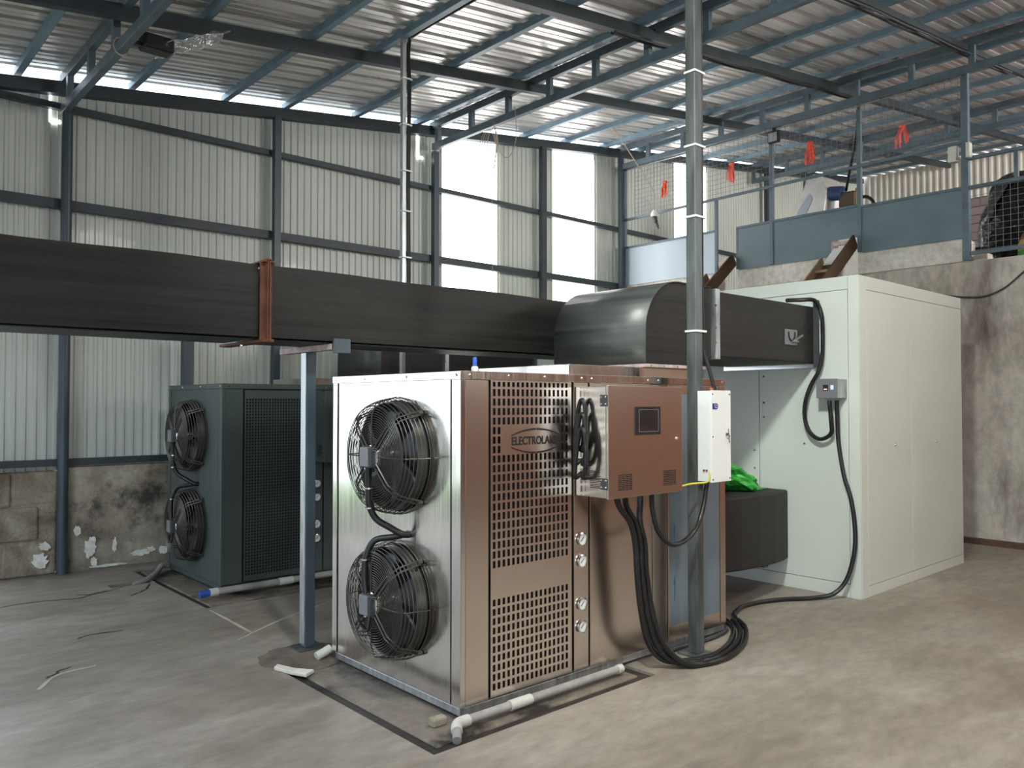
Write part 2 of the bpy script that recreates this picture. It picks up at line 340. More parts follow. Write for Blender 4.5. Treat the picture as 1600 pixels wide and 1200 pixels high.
def ribbon(mb, pts, wd):
    pts = [Vector((a, b, .0015)) for a, b in pts]; v = []
    for i, p in enumerate(pts):
        d = (pts[min(i+1, len(pts)-1)]-pts[max(0, i-1)]).normalized(); q = Vector((-d.y, d.x, 0))*wd*random.uniform(.5, 1.2)/2
        v += [p-q, p+q]
    mb.add(v, [(2*i, 2*i+1, 2*i+3, 2*i+2) for i in range(len(pts)-1)])
CRACKS = [[(1.05, 6.90), (1.39, 6.912), (1.631, 6.828), (1.868, 6.952)], [(1.65, 6.948), (1.781, 6.887), (2.019, 7.0)], [(1.974, 6.658), (2.104, 6.771), (2.22, 6.98)], [(1.357, 5.666), (1.479, 5.708), (1.641, 5.661)], [(1.048, 4.959), (1.131, 5.052), (1.187, 5.089)]]
LINES = [[(2.255, 5.80), (2.25, 5.424), (2.238, 5.028)], [(2.109, 4.955), (2.531, 5.22), (3.064, 5.466)], [(.969, 4.794), (1.099, 4.981), (1.302, 5.016)]]
ck = MB()
for l in CRACKS: ribbon(ck, spline([(a, b, 0) for a, b in l], 5) and [(p.x+random.uniform(-.012, .012), p.y+random.uniform(-.012, .012)) for p in spline([(a, b, 0) for a, b in l], 5)], .016)
struct(ck.build('floor_crack', M['wet']))
ck = MB()
for l in LINES: ribbon(ck, [(p.x, p.y) for p in spline([(a, b, 0) for a, b in l], 5)], .022)
struct(ck.build('floor_screed_line', M['lime2']))
# back wall of ribbed sheet, three tall translucent windows, doorway beyond the left edge
YW = 8.03
WIN = [(6.007, 6.907), (7.948, 8.819), (10.775, 11.684)]
def eave(x): return 4.24+0.1327*(x-1.265)
wb = MB()
def ribbed(x0, x1, z0, z1, mb, y, pitch=0.08, d=0.016):
    n = max(1, round((x1-x0)/pitch)); p = (x1-x0)/n; pts = []
    for i in range(n):
        a = x0+i*p
        pts += [(a, 0), (a+p*.5, 0), (a+p*.62, -d), (a+p*.88, -d)]
    pts.append((x1, 0))
    zt = (lambda x: z1) if not callable(z1) else z1
    v = [(x, y+dy, z0) for x, dy in pts]+[(x, y+dy, zt(x)) for x, dy in pts]; k = len(pts)
    mb.add(v, [(i, i+1, k+i+1, k+i) for i in range(k-1)])
ribbed(1.02, WIN[0][0], .90, eave, wb, YW); ribbed(WIN[0][1], WIN[1][0], .9, eave, wb, YW)
ribbed(WIN[1][1], WIN[2][0], .9, eave, wb, YW); ribbed(WIN[2][1], 17.6, .9, eave, wb, YW)
ribbed(-7, -2.8, .9, eave, wb, YW); ribbed(-2.8, 1.02, 3.45, eave, wb, YW)
for a, b in WIN: ribbed(a, b, .9, 1.25, wb, YW)
struct(wb.build('wall_back', M['sheet']))
for i, (a, b) in enumerate(WIN):
    z1 = eave(a)-.02
    struct(MB().box(a-.01, b+.01, YW+.0, YW+.02, 1.25, z1).build('window_%d' % (i+1), M['daylight']))
pl = MB().box(1.74, 9.5, 7.93, 8.2, -.1, .925); struct(pl.build('baseboard_back', M['plinth'], bevel=0.012))
bl = MB()
for z0, z1, off in ((0, .30, 0), (.31, .60, .2), (.61, .895, .05)):
    x = 1.02
    for wd in ((.42-off, .36, .0) if off else (.3, .42, 0)):
        if wd: bl.box(x, min(x+wd-.012, 1.735), 7.945+random.uniform(-.012, .012), 8.2, z0, z1); x += wd
bl.box(1.02, 1.735, 7.96, 8.2, 0, .9); bl.box(-7, -2.8, 7.95, 8.2, 0, .9)
struct(bl.build('baseboard_block', M['block'], bevel=0.02))
lm = MB()
for (cx, cz, rx, rz) in ((2.0, .2, .05, .11), (2.03, .06, .03, .05), (1.89, .36, .03, .05), (2.2, .2, .02, .07), (2.42, .10, .09, .035), (2.52, .12, .04, .03), (1.6, .12, .07, .08), (1.64, .25, .05, .04), (2.15, .02, .16, .015), (2.63, .10, .05, .05)):
    n = 22; poly = []
    for k in range(n):
        r = random.uniform(.62, 1.1); a = k*2*PI/n; poly.append((cx+rx*r*math.cos(a), max(.0, cz+rz*r*math.sin(a))))
    lm.prism(poly, 7.918 if cx > 1.74 else 7.93, 7.935 if cx > 1.74 else 7.96, 'y')
struct(lm.build('trim_1', M['lime']))
gp = MB()
for x, z0, z1 in ((1.655, 4.03, 4.30), (5.62, 4.52, 4.80)):
    gp.box(x-.012, x+.004, YW-.022, YW-.017, z0, z1).box(x-.012, x+.08, YW-.022, YW-.017, z0-.03, z0).box(x-.012, x+.07, YW-.022, YW-.017, z1, z1+.03)
struct(gp.build('daylight_glow_strip', M['daylight']))  # glowing strips stand in for daylight leaking past the truss ends
# outside
struct(MB().box(-30, 30, 8.2, 10.6, -.3, -.05).build('ground_outside', M['yard']))
go = MB().box(-40, 40, 10.6, 13.0, -.3, .08); struct(go.build('ground_grass', M['grass']))
struct(MB().box(-60, 60, 13.0, 120, -.3, .1).build('ground_far', M['haze']))
struct(MB().box(-60, -7.05, -40, 8.2, -.3, -.06).build('ground_yard', M['pale']))
struct(MB().box(-7, 30, -40, -7.02, -.3, -.06).build('ground_front', M['pale']))

wl = MB().box(-7.1, -7, -7, -6.8, 0, 4).box(-7.1, -7, .8, 8, 0, 4).box(-7.1, -7, -6.8, .8, 3.2, 4)
struct(wl.build('wall_left', M['sheet']))
wf = MB().box(-1, 9.45, -7.1, -7, 0, 5.6).box(-7, -1, -7.1, -7, 3.4, 4.6)
struct(wf.build('wall_front', M['earth']))
# roof: trapezoid sheet, ribs along X, slopes up with X, three skylight holes (the left one added with the blue fill), overhang past the gable wall
rf = MB()
XB = [-7.6, -3.0, -1.4, 0.9, 2.1, 3.7, 4.9, 17.9]; YB = [-7.4, -1.6, 0.0, 0.6, 1.8, 2.3, 4.5, 7.92]
HOLE = {(3, 3), (5, 1), (1, 5)}
def rz(x): return pb(x)+0.066
for i in range(len(XB)-1):
    for j in range(len(YB)-1):
        if (i, j) in HOLE: continue
        x0, x1, y0, y1 = XB[i], XB[i+1], YB[j], YB[j+1]
        n = max(1, round((y1-y0)/.2)); p = (y1-y0)/n; pts = []
        for k in range(n):
            a = y0+k*p
            pts += [(a, 0), (a+.033*p/.2, .0), (a+.036*p/.2, .004), (a+.065*p/.2, .004), (a+.068*p/.2, 0), (a+.130*p/.2, 0), (a+.136*p/.2, .06), (a+.190*p/.2, .06), (a+.196*p/.2, 0)]
        pts.append((y1, 0)); k = len(pts)
        rf.add([(x0, y, rz(x0)+h) for y, h in pts]+[(x1, y, rz(x1)+h) for y, h in pts], [(q, q+1, k+q+1, k+q) for q in range(k-1)])
struct(rf.build('ceiling', M['roof']))
for i, (a, b) in enumerate(sorted(HOLE)):
    x0, x1, y0, y1 = XB[a], XB[a+1], YB[b], YB[b+1]
    q = MB().add([(x0,y0,rz(x0)+.04),(x1,y0,rz(x1)+.04),(x1,y1,rz(x1)+.04),(x0,y1,rz(x0)+.04)], [(0,1,2,3)])
    struct(q.build('window_%d' % (i+4), M['daylight'], solid=.004))

# right: retaining wall of the mezzanine, its floor, the far wall, near brick stretch out of the frame
XR = 9.45
struct(MB().box(XR, XR+.35, 1.6, 8.0, -.1, 3.03).build('wall_right', M['retain']))
struct(MB().box(XR+.02, XR+.35, -7, 1.6, -.1, 2.15).build('wall_right_brick', M['earth']))
struct(MB().box(XR+.02, XR+.35, -7, 1.6, 2.15, 3.6).build('wall_right_upper', M['plaster']))
up = MB()
for y0, y1 in ((3.17, 4.345), (4.655, 5.985), (6.345, 7.93)):
    up.box(XR-.03, XR+.3, y0, y1, 3.03, 3.29)
struct(up.build('trim_2', M['plaster'], bevel=0.012))
struct(MB().box(XR+.35, 17.6, -7, 8.0, 2.85, 3.02).build('floor_upper', M['retain']))
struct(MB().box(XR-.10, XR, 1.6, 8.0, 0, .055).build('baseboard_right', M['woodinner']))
fw = MB()
n = 110; pts = []
for i in range(n):
    a = -6+i*14/n; p = 14/n; pts += [(a, 0), (a+p*.5, 0), (a+p*.62, -.03), (a+p*.88, -.03)]
pts.append((8.0, 0)); k = len(pts)
fw.add([(17.6+d, y, 5.62) for y, d in pts]+[(17.6+d, y, rz(17.6)) for y, d in pts], [(i, i+1, k+i+1, k+i) for i in range(k-1)])
struct(fw.build('wall_far', M['sheetwhite']))
struct(MB().box(17.62, 17.9, -6, 8, 3.0, 5.66).build('wall_far_brick', M['brick']))

# ------------------------------------------------------------------ steelwork
def member(name, label, cat, mb, m, loc, group=None, **kw):
    return tag(mb.build(name, m, loc=loc, **kw), label, cat, group)
member('eave_beam', 'dark steel beam along the top of the ribbed back wall under the roof edge', 'beam',
       MB().bar((-7, 7.955, eave(-7)), (17.5, 7.955, eave(17.5)), .09, .11), M['beam'], (1, 7.955, 4.2))
G = 'horizontal girts on the back wall'
for nm, z, h, m, lab in (('a', 4.135, .055, 'beam', 'uppermost thin dark girt running along the back wall below the eave'),
                         ('b', 3.265, .085, 'beam', 'dark steel girt at mid height of the back wall, above the black duct'),
                         ('c', .972, .06, 'beam', 'dark steel girt lying on top of the stained concrete plinth'),
                         ('d', 2.46, .05, 'beam', 'thin girt on the back wall just above the long black duct')):
    if nm == 'd': continue
    member('wall_girt', lab, 'girt', MB().bar((1.03, 7.96, z), (17.4, 7.96, z), .06, h), M[m], (1.03, 7.96, z), G)
G = 'posts along the back wall'
for x, wd, lab, m, z0 in ((1.76, .085, 'round dark blue steel post at the left rising to the left ladder truss', 'post', 0),
                     (3.74, .075, 'grey steel wall post seen above and below the duct near the rusty clamp', 'post', 0),
                     (5.80, .075, 'dark steel wall post under the middle ladder truss, left of the first window', 'post', 0),
                     (7.635, .085, 'dark steel wall post between the two big bright windows', 'beam', 0),
                     (9.28, .06, 'steel wall post in the corner where the mezzanine fence meets the back wall', 'post', 0),
                     (13.43, .09, 'dark wall post far back behind the mezzanine mesh', 'beam', 3.02),
                     (15.06, .12, 'dark wall post furthest back, beside the steel hopper', 'beam', 3.02)):
    mb = MB()
    yb = 7.86 if x < 9.3 else 7.85
    top = pb(x)-.32 if x in (1.76, 5.80) else eave(x)-.06
    if x == 1.76: mb.cyl((x, yb+.02, z0), (x, yb+.02, top), .045, 20)
    else: mb.box(x-wd/2, x+wd/2, yb, yb+.07, z0, top)
    member('wall_post', lab, 'post', mb, M[m], (x, yb+.03, z0), G, smooth=(x == 1.76), bevel=0 if x == 1.76 else .004)
member('duct_prop', 'short steel post below the duct behind the green unit', 'post', MB().box(2.74, 2.84, 7.74, 7.82, 0, 2.1), M['post'], (2.79, 7.78, 0), bevel=.004)

PX = [-.35, .5, 1.39, 2.32, 3.21, 3.87, 4.72, 5.57, 6.45, 7.31, 8.12, 8.94, 9.74, 10.6, 11.4, 12.2, 13.35, 14.2, 15.0, 15.9, 16.8]
ordw = 'first second third fourth fifth sixth seventh eighth ninth'.split()
for i, x in enumerate(PX):
    if x < 1.7: lab = ('second' if x < 1 else 'nearest') + ' steel purlin to the left of the left ladder truss, under the roof' if x > 0 else 'steel purlin beyond the upper left corner of the roof'
    elif x < 5.8: lab = '%s blue purlin to the right of the left ladder truss, under the roof sheets' % ordw[[2.32, 3.21, 3.87, 4.72, 5.57].index(x)]
    elif x < 9.3: lab = '%s blue purlin to the right of the middle ladder truss, under the roof sheets' % ordw[[6.45, 7.31, 8.12, 8.94].index(x)]
    elif x < 13: lab = '%s purlin beyond the fence-top truss over the mezzanine' % ordw[[9.74, 10.6, 11.4, 12.2].index(x)]
    else: lab = '%s purlin beyond the far truss near the white far wall' % ordw[[13.35, 14.2, 15.0, 15.9, 16.8].index(x)]
    member('roof_purlin', lab, 'purlin', MB().bar((x, -7, pb(x)+.031), (x, 8.0, pb(x)+.031), 0.055, .06), M['purlin'], (x, 8.0, pb(x)), 'purlins under the roof')
for y, lab in ((6.15, 'dark rafter nearest the back wall crossing under the purlins'), (4.53, 'dark rafter across the middle of the roof with cables along it'),
               (3.08, 'dark rafter at the upper right with thin conduits beside it'), (1.5, 'dark rafter closest to the camera across the top right')):
    member('roof_beam', lab, 'beam', MB().bar((-7, y, pb(-7)-.052), (17.5, y, pb(17.5)-.052), .07 if y > 4 else .045, .10 if y > 4 else .06), M['beam'], (2, y, pb(2)), 'rafters under the purlins')
def truss(x, lab, ys, y1=-3.0, hh=.30, m='blue'):
    top, bot = pb(x)+.01, pb(x)-hh
    t = thing('roof_truss', lab, 'truss', (x, 7.9, bot), 'ladder trusses carrying the roof')
    MB().bar((x, y1, top), (x, 7.98, top), .055, .085).build('top_chord', M[m], t, bevel=.004)
    MB().bar((x, y1, bot+.03), (x, 7.93 if x > 2 else 7.98, bot+.03), .055, .08).build('bottom_chord', M[m], t, bevel=.004)
    for y in ys: MB().box(x-.025, x+.025, y-.03, y+.03, bot+.068, top-.04).build('web_post', M[m], t)
    return t
truss(1.74, 'steel ladder truss at the upper left, its end on the round dark blue post', [7.72-.67*i for i in range(6)])
truss(5.80, 'long blue ladder truss crossing the middle of the roof above the duct', [7.83-.645*i for i in range(9)], hh=.285)
truss(9.30, 'blue ladder truss above the mezzanine mesh fence', [7.385-.622*i for i in range(12)], y1=1.0, hh=.30)
truss(13.0, 'far ladder truss over the mezzanine behind the orange ribbons', [7.9-.66*i for i in range(10)], y1=0, hh=.30)

# interior columns
def clips(t, x, y, zs, rad):
    for z in zs: MB().box(x-rad, x+rad, y-rad, y+rad, z-.008, z+.008).build('cable_clip', M['white'], t)
t = thing('roof_column', 'galvanised square column standing in front of the stainless unit up to the roof', 'column', (4.03, 2.855, 0))
MB().box(3.995, 4.065, 2.82, 2.89, .012, pb(4.03)-.005).build('shaft', M['galvpost'], t, bevel=.006)
MB().box(3.95, 4.11, 2.775, 2.935, 0, .012).build('base_plate', M['galvpost'], t, bevel=.002)
MB().tube(spline([(4.075, 2.835, pb(4.03)-.02), (4.08, 2.835, 3.2), (4.078, 2.835, 2.2), (4.085, 2.83, 1.85), (4.10, 2.80, 1.7), (4.115, 2.77, 1.57)]), .012, 8).build('conduit', M['black'], t, smooth=True)
for z in (1.93, 2.62, 3.05, 3.5): MB().box(3.988, 4.094, 2.812, 2.895, z-.006, z+.006).build('cable_tie', M['white'], t)
t = thing('roof_column', 'slim pale column behind the duct with black cables strapped to its side', 'column', (3.875, 5.74, 0))
MB().box(3.855, 3.895, 5.72, 5.76, 0, pb(3.88)-.002).build('shaft', M['galv'], t, bevel=.004)
for dx, dy in ((.035, -.01), (.058, .0)):
    MB().tube(spline([(3.875+dx, 5.73+dy, 1.6), (3.88+dx, 5.73+dy, 2.6), (3.872+dx, 5.73+dy, 3.4), (3.88+dx, 5.73+dy, 4.2), (3.872+dx, 5.73+dy, 4.6), (3.92, 5.6, 4.66), (3.93, 5.0, 4.665), (3.925, 4.6, 4.66), (3.93, 3.6, 4.66)]), .011, 8).build('cable', M['black'], t, smooth=True)
for z in (1.95, 2.35, 2.75, 3.15, 3.5, 3.9, 4.3): MB().box(3.85, 3.945, 5.705, 5.765, z-.006, z+.006).build('cable_tie', M['white'], t)

# cables along the rafters
cb = MB()
for k in range(3): cb.tube(spline([(x, 4.53-.045+k*.02, pb(x)-.128-.012*((i+k) % 2)) for i, x in enumerate([5.2+.6*j for j in range(9)])], 4), .010, 6)
member('cable_run', 'black cables tied under the dark rafter across the middle of the roof', 'cable', cb, M['black'], (5.2, 4.53, pb(5.2)-.1), smooth=True)
cb = MB()
for k in range(3): cb.tube(spline([(x, 3.08-.05+k*.03, pb(x)-.128-.01*((i+k) % 2)) for i, x in enumerate([5.8+.6*j for j in range(9)])], 4), .010, 6)
member('cable_run', 'thin conduits running under the rafter at the upper right corner', 'cable', cb, M['greydark'], (5.8, 3.08, pb(5.8)-.1), smooth=True)

# ------------------------------------------------------------------ dryer units
def make_fan(root, cx, cy, cz):
    # basket guard projecting towards -x from the panel at cx
    fan = MB().lathe([(.0, .0), (.276, .0), (.286, .006), (.290, .004), (.290, 0), (.27, -.006), (0.0, -.006)], (cx-.004, cy, cz), (-1, 0, 0), 48).build('fan', M['greendark'], root, smooth=True)
    MB().lathe([(.284, .0), (.280, .062), (.275, .062), (.277, 0)], (cx, cy, cz), (-1, 0, 0), 48).build('shroud', M['wire'], fan, smooth=True)
    g = MB()
    def ring(r, d, w=.0022): g.tube([(cx-d, cy+r*math.cos(a*2*PI/56), cz+r*math.sin(a*2*PI/56)) for a in range(56)], w, 5, closed=True)
    for i in range(16):
        r = .075+.0122*i; ring(r, .150-.05*max(0, (r-.18))**1)
    for r, d in ((.263, .142), (.272, .128), (.280, .11), (.287, .09), (.293, .07), (.297, .048), (.301, .025), (.304, .004)): ring(r, d)
    g.build('wire_guard', M['wire'], fan, smooth=True)
    for k in range(4):
        a = PI/4+k*PI/2; ca, sa = math.cos(a), math.sin(a)
        s = MB()
        for off in (-.012, .012):
            oy, oz = -sa*off, ca*off
            s.tube([(cx-d, cy+r*ca+oy, cz+r*sa+oz) for r, d in ((.06, .158), (.20, .153), (.275, .115), (.318, .012))], .0050, 6)
        s.build('guard_spoke', M['wire'], fan, smooth=True)
        MB().cyl((cx+.0, cy+.318*ca, cz+.318*sa), (cx-.026, cy+.318*ca, cz+.318*sa), .013, 10).build('spoke_foot', M['wire'], fan, smooth=True)
    for k in range(4):
        a = k*PI/2; ca, sa = math.cos(a), math.sin(a)
        MB().tube([(cx-d, cy+r*ca, cz+r*sa) for r, d in ((.06, .156), (.21, .153), (.272, .13), (.305, .006))], .0038, 6).build('guard_spoke', M['wire'], fan, smooth=True)
    for k in range(5):
        a0 = k*2*PI/5; v = []; f = []
        for i in range(6):
            r = .07+.185*i/5
            for j in range(6):
                a = a0+(j/5-.5)*.95+.35*i/5; v.append((cx-.035-.045*(j/5-.5), cy+r*math.cos(a), cz+r*math.sin(a)))
        f = [(i*6+j, i*6+j+1, i*6+j+7, i*6+j+6) for i in range(5) for j in range(5)]
        MB().add(v, f).build('blade', M['black'], fan, smooth=True, solid=.003)
    MB().lathe([(0, .163), (.05, .163), (.062, .155), (.066, .13), (.066, .03), (0, .03)], (cx, cy, cz), (-1, 0, 0), 28).build('motor', M['chrome'], fan, smooth=True)
    MB().box(cx-.195, cx-.150, cy-.045, cy+.045, cz-.055, cz+.055).build('junction_box', M['greydark'], fan, bevel=.010)
    MB().box(cx-.201, cx-.194, cy-.038, cy+.040, cz-.048, cz+.050).build('junction_lid', M['grey'], fan, bevel=.004)
    for a in (.8, 2.4, -1.2): MB().cyl((cx-.15, cy+.062*math.cos(a), cz+.062*math.sin(a)), (cx-.175, cy+.062*math.cos(a), cz+.062*math.sin(a)), .011, 10).build('motor_stud', M['chrome'], fan, smooth=True)
    return fan
def perforated(x0, x1, z0, z1, holes, y):
    """plate in the plane y with rectangular holes (x0,x1,z0,z1 lists)"""
    xs = sorted({x0, x1, *[h[0] for h in holes], *[h[1] for h in holes]}); zs = sorted({z0, z1, *[h[2] for h in holes], *[h[3] for h in holes]})
    xi = {round(v, 6): i for i, v in enumerate(xs)}; zi = {round(v, 6): i for i, v in enumerate(zs)}
    sk = {(xi[round(h[0], 6)], zi[round(h[2], 6)]) for h in holes}
    mb = MB(); nz = len(zs)
    v = [(x, y, z) for x in xs for z in zs]
    f = [(i*nz+j, (i+1)*nz+j, (i+1)*nz+j+1, i*nz+j+1) for i in range(len(xs)-1) for j in range(nz-1) if (i, j) not in sk]
    return mb.add(v, f)
def gauge(root, x, y, z):
    g = MB().lathe([(.0, .004), (.034, .004), (.036, .014), (.030, .016), (.028, .010)], (x, y, z), (0, -1, 0), 28).build('pressure_gauge', M['chrome'], root, smooth=True)
    MB().lathe([(.0, .009), (.028, .009)], (x, y, z), (0, -1, 0), 28).build('dial', M['dial'], g)
    MB().bar((x-.012, y-.0105, z-.010), (x+.012, y-.0105, z+.012), .003, .002, (0, 1, 0)).build('needle', M['cutout'], g)
def make_unit(X, Y, style):
    green = style == 'green'
    m1 = M['greenpaint'] if green else M['steel']; m2 = M['greenpaint'] if green else M['steelx']
    t = thing('heat_pump_unit', 'tall dark green heat pump cabinet with two stacked black fans by the back wall' if green else
              'large brushed stainless heat pump cabinet with two black fans in the foreground', 'heat pump', (X, Y, 0))
    W, D, Z0, Z1 = 2.2, 1.21, .06, 1.653
    MB().box(X+.03, X+W-.03, Y+.06, Y+D-.02, .0, Z1-.03).build('inner_casing', M['greendark'], t)
    # fan face (towards -x): edge strips and a slightly recessed panel
    MB().box(X, X+.03, Y, Y+.072, Z0, Z1-.03).build('corner_post', m1, t, bevel=.003)
    MB().box(X, X+.03, Y+D-.05, Y+D, Z0, Z1-.03).build('corner_post', m1, t, bevel=.003)
    MB().box(X+.004, X+.03, Y+.086, Y+D-.062, Z0, Z1-.032).build('fan_panel', m1, t, bevel=.002)
    MB().box(X-.003, X+W+.003, Y-.003, Y+D+.003, Z1-.042, Z1).build('top_cover', m1, t, bevel=.003)
    MB().box(X+.012, X+.04, Y+.02, Y+D-.02, .016, Z0-.006).build('base_rail', M['galv'] if not green else m1, t, bevel=.003)
    MB().box(X+.03, X+W, Y+.012, Y+.04, .016, Z0-.006).build('base_rail', M['galv'] if not green else m1, t, bevel=.003)
    MB().box(X+.03, X+W, Y+D-.04, Y+D-.012, .006, Z0-.004).build('base_rail', M['galv'] if not green else m1, t)
    for a, b in ((.1, .1), (.1, D-.1), (W-.1, .1), (W-.1, D-.1)):
        MB().lathe([(0, -.008), (.05, -.008), (.05, .0), (.03, .004), (.03, .02), (0, .02)], (X+a, Y+b, 0), (0, 0, 1), 16).build('foot', M['greydark'], t, smooth=True)
    # long face (towards -y): posts, perforated panel, gauge strip, plain panels
    MB().box(X+.0305, X+.172, Y, Y+.03, Z0, Z1-.044).build('side_post', m2, t, bevel=.002)
    px0, px1 = X+.188, X+.755
    holes = []
    if green:
        nx, nz = 23, 59; p = .0242; h = .0168
        ox = px0+.012; oz = .112
        for i in range(nx):
            for j in range(nz): holes.append((ox+i*p, ox+i*p+h, oz+j*p, oz+j*p+h))
    else:
        nx = 17; pxx = .0317; hw = .0165; hh = .035
        ox = px0+.014
        for j in range(10):
            for i in range(nx): holes.append((ox+i*pxx, ox+i*pxx+hw, .098+j*.0452, .098+j*.0452+hh-.003))
        for j in range(20):
            for i in range(nx):
                if 12 <= j < 15 and 2 <= i < 15: continue
                holes.append((ox+i*pxx, ox+i*pxx+hw, .69+j*.0468, .69+j*.0468+hh))
    g = perforated(px0, px1, Z0+.005, Z1-.05, holes, Y+.004).build('perforated_panel', m2, t, solid=.003)
    if not green:
        cx, cz = X+.493, 1.305
        text_mb('ELECTROLAICE', .058, (cx, Y+.0015, cz), (1, 0, 0), (0, 0, 1), .002, width=.335).build('stencil_lettering', M['cutout'], g)
        ov = MB()
        for sg in (1, -1):
            for u0, u1 in ((-1, -.025), (.025, 1)):
                v = []; n = 12
                for k in range(n+1):
                    u = u0+(u1-u0)*k/n; b = .030+.030*(1-u*u); th = .0052*(1-.45*abs(u))
                    v += [(cx+.168*u, Y+.0008, cz+sg*(b-th)), (cx+.168*u, Y+.0008, cz+sg*(b+th))]
                ov.add(v, [(2*k, 2*k+1, 2*k+3, 2*k+2) for k in range(n)])
        ov.build('stencil_oval', M['cutout'], g, solid=.0015)
    MB().box(X+.178, X+.185, Y+.012, Y+.03, Z0, Z1-.044).build('seam', M['greendark'], t)
    MB().box(X+.772, X+.884, Y, Y+.03, Z0, Z1-.044).build('gauge_strip', m2, t, bevel=.002)
    for z in (.764, .647, .417, .297): gauge(t, X+.826, Y, z+ (.045 if green else 0))
    MB().box(X+.898, X+1.436, Y, Y+.03, Z0, Z1-.044).build('side_panel', m2, t, bevel=.002)
    MB().box(X+1.444, X+1.582, Y, Y+.03, Z0, Z1-.044).build('side_panel', m2, t, bevel=.002)
    sp = MB().box(X+1.592, X+2.134, Y, Y+.03, Z0, Z1-.044).build('side_panel', m2, t, bevel=.002)
    if not green:
        MB().box(X+1.604, X+2.126, Y-.0012, Y+.0006, .15, 1.552).build('protective_film', M['film'], sp)
        ar = MB()
        for z in (.30, .62, 1.02):
            ar.box(X+1.646, X+1.654, Y-.0022, Y-.001, z, z+.11)
            ar.prism([(X+1.637, z+.10), (X+1.663, z+.10), (X+1.65, z+.15)], Y-.0022, Y-.001, 'y')
        ar.build('arrow_print', M['filmarrow'], sp)
    MB().box(X+2.142, X+W, Y, Y+.03, Z0, Z1-.044).build('side_post', m2, t, bevel=.002)
    MB().box(X+W-.03, X+W, Y+.03, Y+D, Z0, Z1-.044).build('end_panel', m2, t)
    MB().box(X+.03, X+W-.03, Y+D-.03, Y+D, Z0, Z1-.044).build('back_panel', m2, t)
    sc = [(X-.0055, Y+yy, Z1-.02, (-1, 0, 0)) for yy in (.03, .45, .86, 1.18)]+[(X+xx, Y-.0055, Z1-.02, (0, -1, 0)) for xx in (.05, .30, .55, .83, .91, 1.4, 1.5, 2.05, 2.17)]
    for (a, b, c, d) in sc:
        MB().lathe([(0, .005), (.006, .004), (.008, .0), (.008, -.004)], (a-d[0]*.003, b-d[1]*.003, c), d, 10).build('screw', M['chrome'], t, smooth=True)
    # fans and their corrugated hose
    fy = Y+.54 if not green else Y+.60
    z1, z2 = 1.224, .477
    make_fan(t, X, fy, z1); make_fan(t, X, fy, z2)
    hs = MB().tube(spline([(X-.17, fy+.005, z1-.055), (X-.165, fy+.01, z1-.14), (X-.16, fy+.01, z1-.24), (X-.13, fy-.005, z1-.315), (X-.08, fy-.06, z1-.36), (X-.03, fy-.10, z1-.395), (X+.005, fy-.11, z1-.40)], 8), .017, 10).build('hose', M['black'], t, smooth=True)
    for zz in (.16, .26): MB().lathe([(.0185, -.004), (.020, -.004), (.020, .004), (.0185, .004)], (X-.163, fy+.01, z1-zz), (0, 0, 1), 14).build('hose_clamp', M['chrome'], hs)
    hs = MB().tube(spline([(X-.165, fy+.03, z2+.05), (X-.165, fy+.045, z2+.14), (X-.155, fy+.045, z2+.24), (X-.12, fy+.02, z2+.315), (X-.06, fy-.05, z2+.335), (X-.02, fy-.085, z2+.345), (X+.005, fy-.09, z2+.35)], 8), .017, 10).build('hose', M['black'], t, smooth=True)
    for zz in (.10, .22): MB().lathe([(.0185, -.004), (.020, -.004), (.020, .004), (.0185, .004)], (X-.160, fy+.045, z2+zz), (0, 0, 1), 14).build('hose_clamp', M['chrome'], hs)
    MB().tube(spline([(X-.19, fy+.035, z2+.02), (X-.185, fy+.07, z2-.05), (X-.18, fy+.05, z2-.11), (X-.175, fy+.0, z2-.13), (X-.17, fy-.01, z2-.08), (X-.165, fy-.01, z2-.05)], 8), .008, 8).build('motor_lead', M['black'], t, smooth=True)
    return t
make_unit(2.35, 2.99, 'steel')
make_unit(2.51, 6.24, 'green')

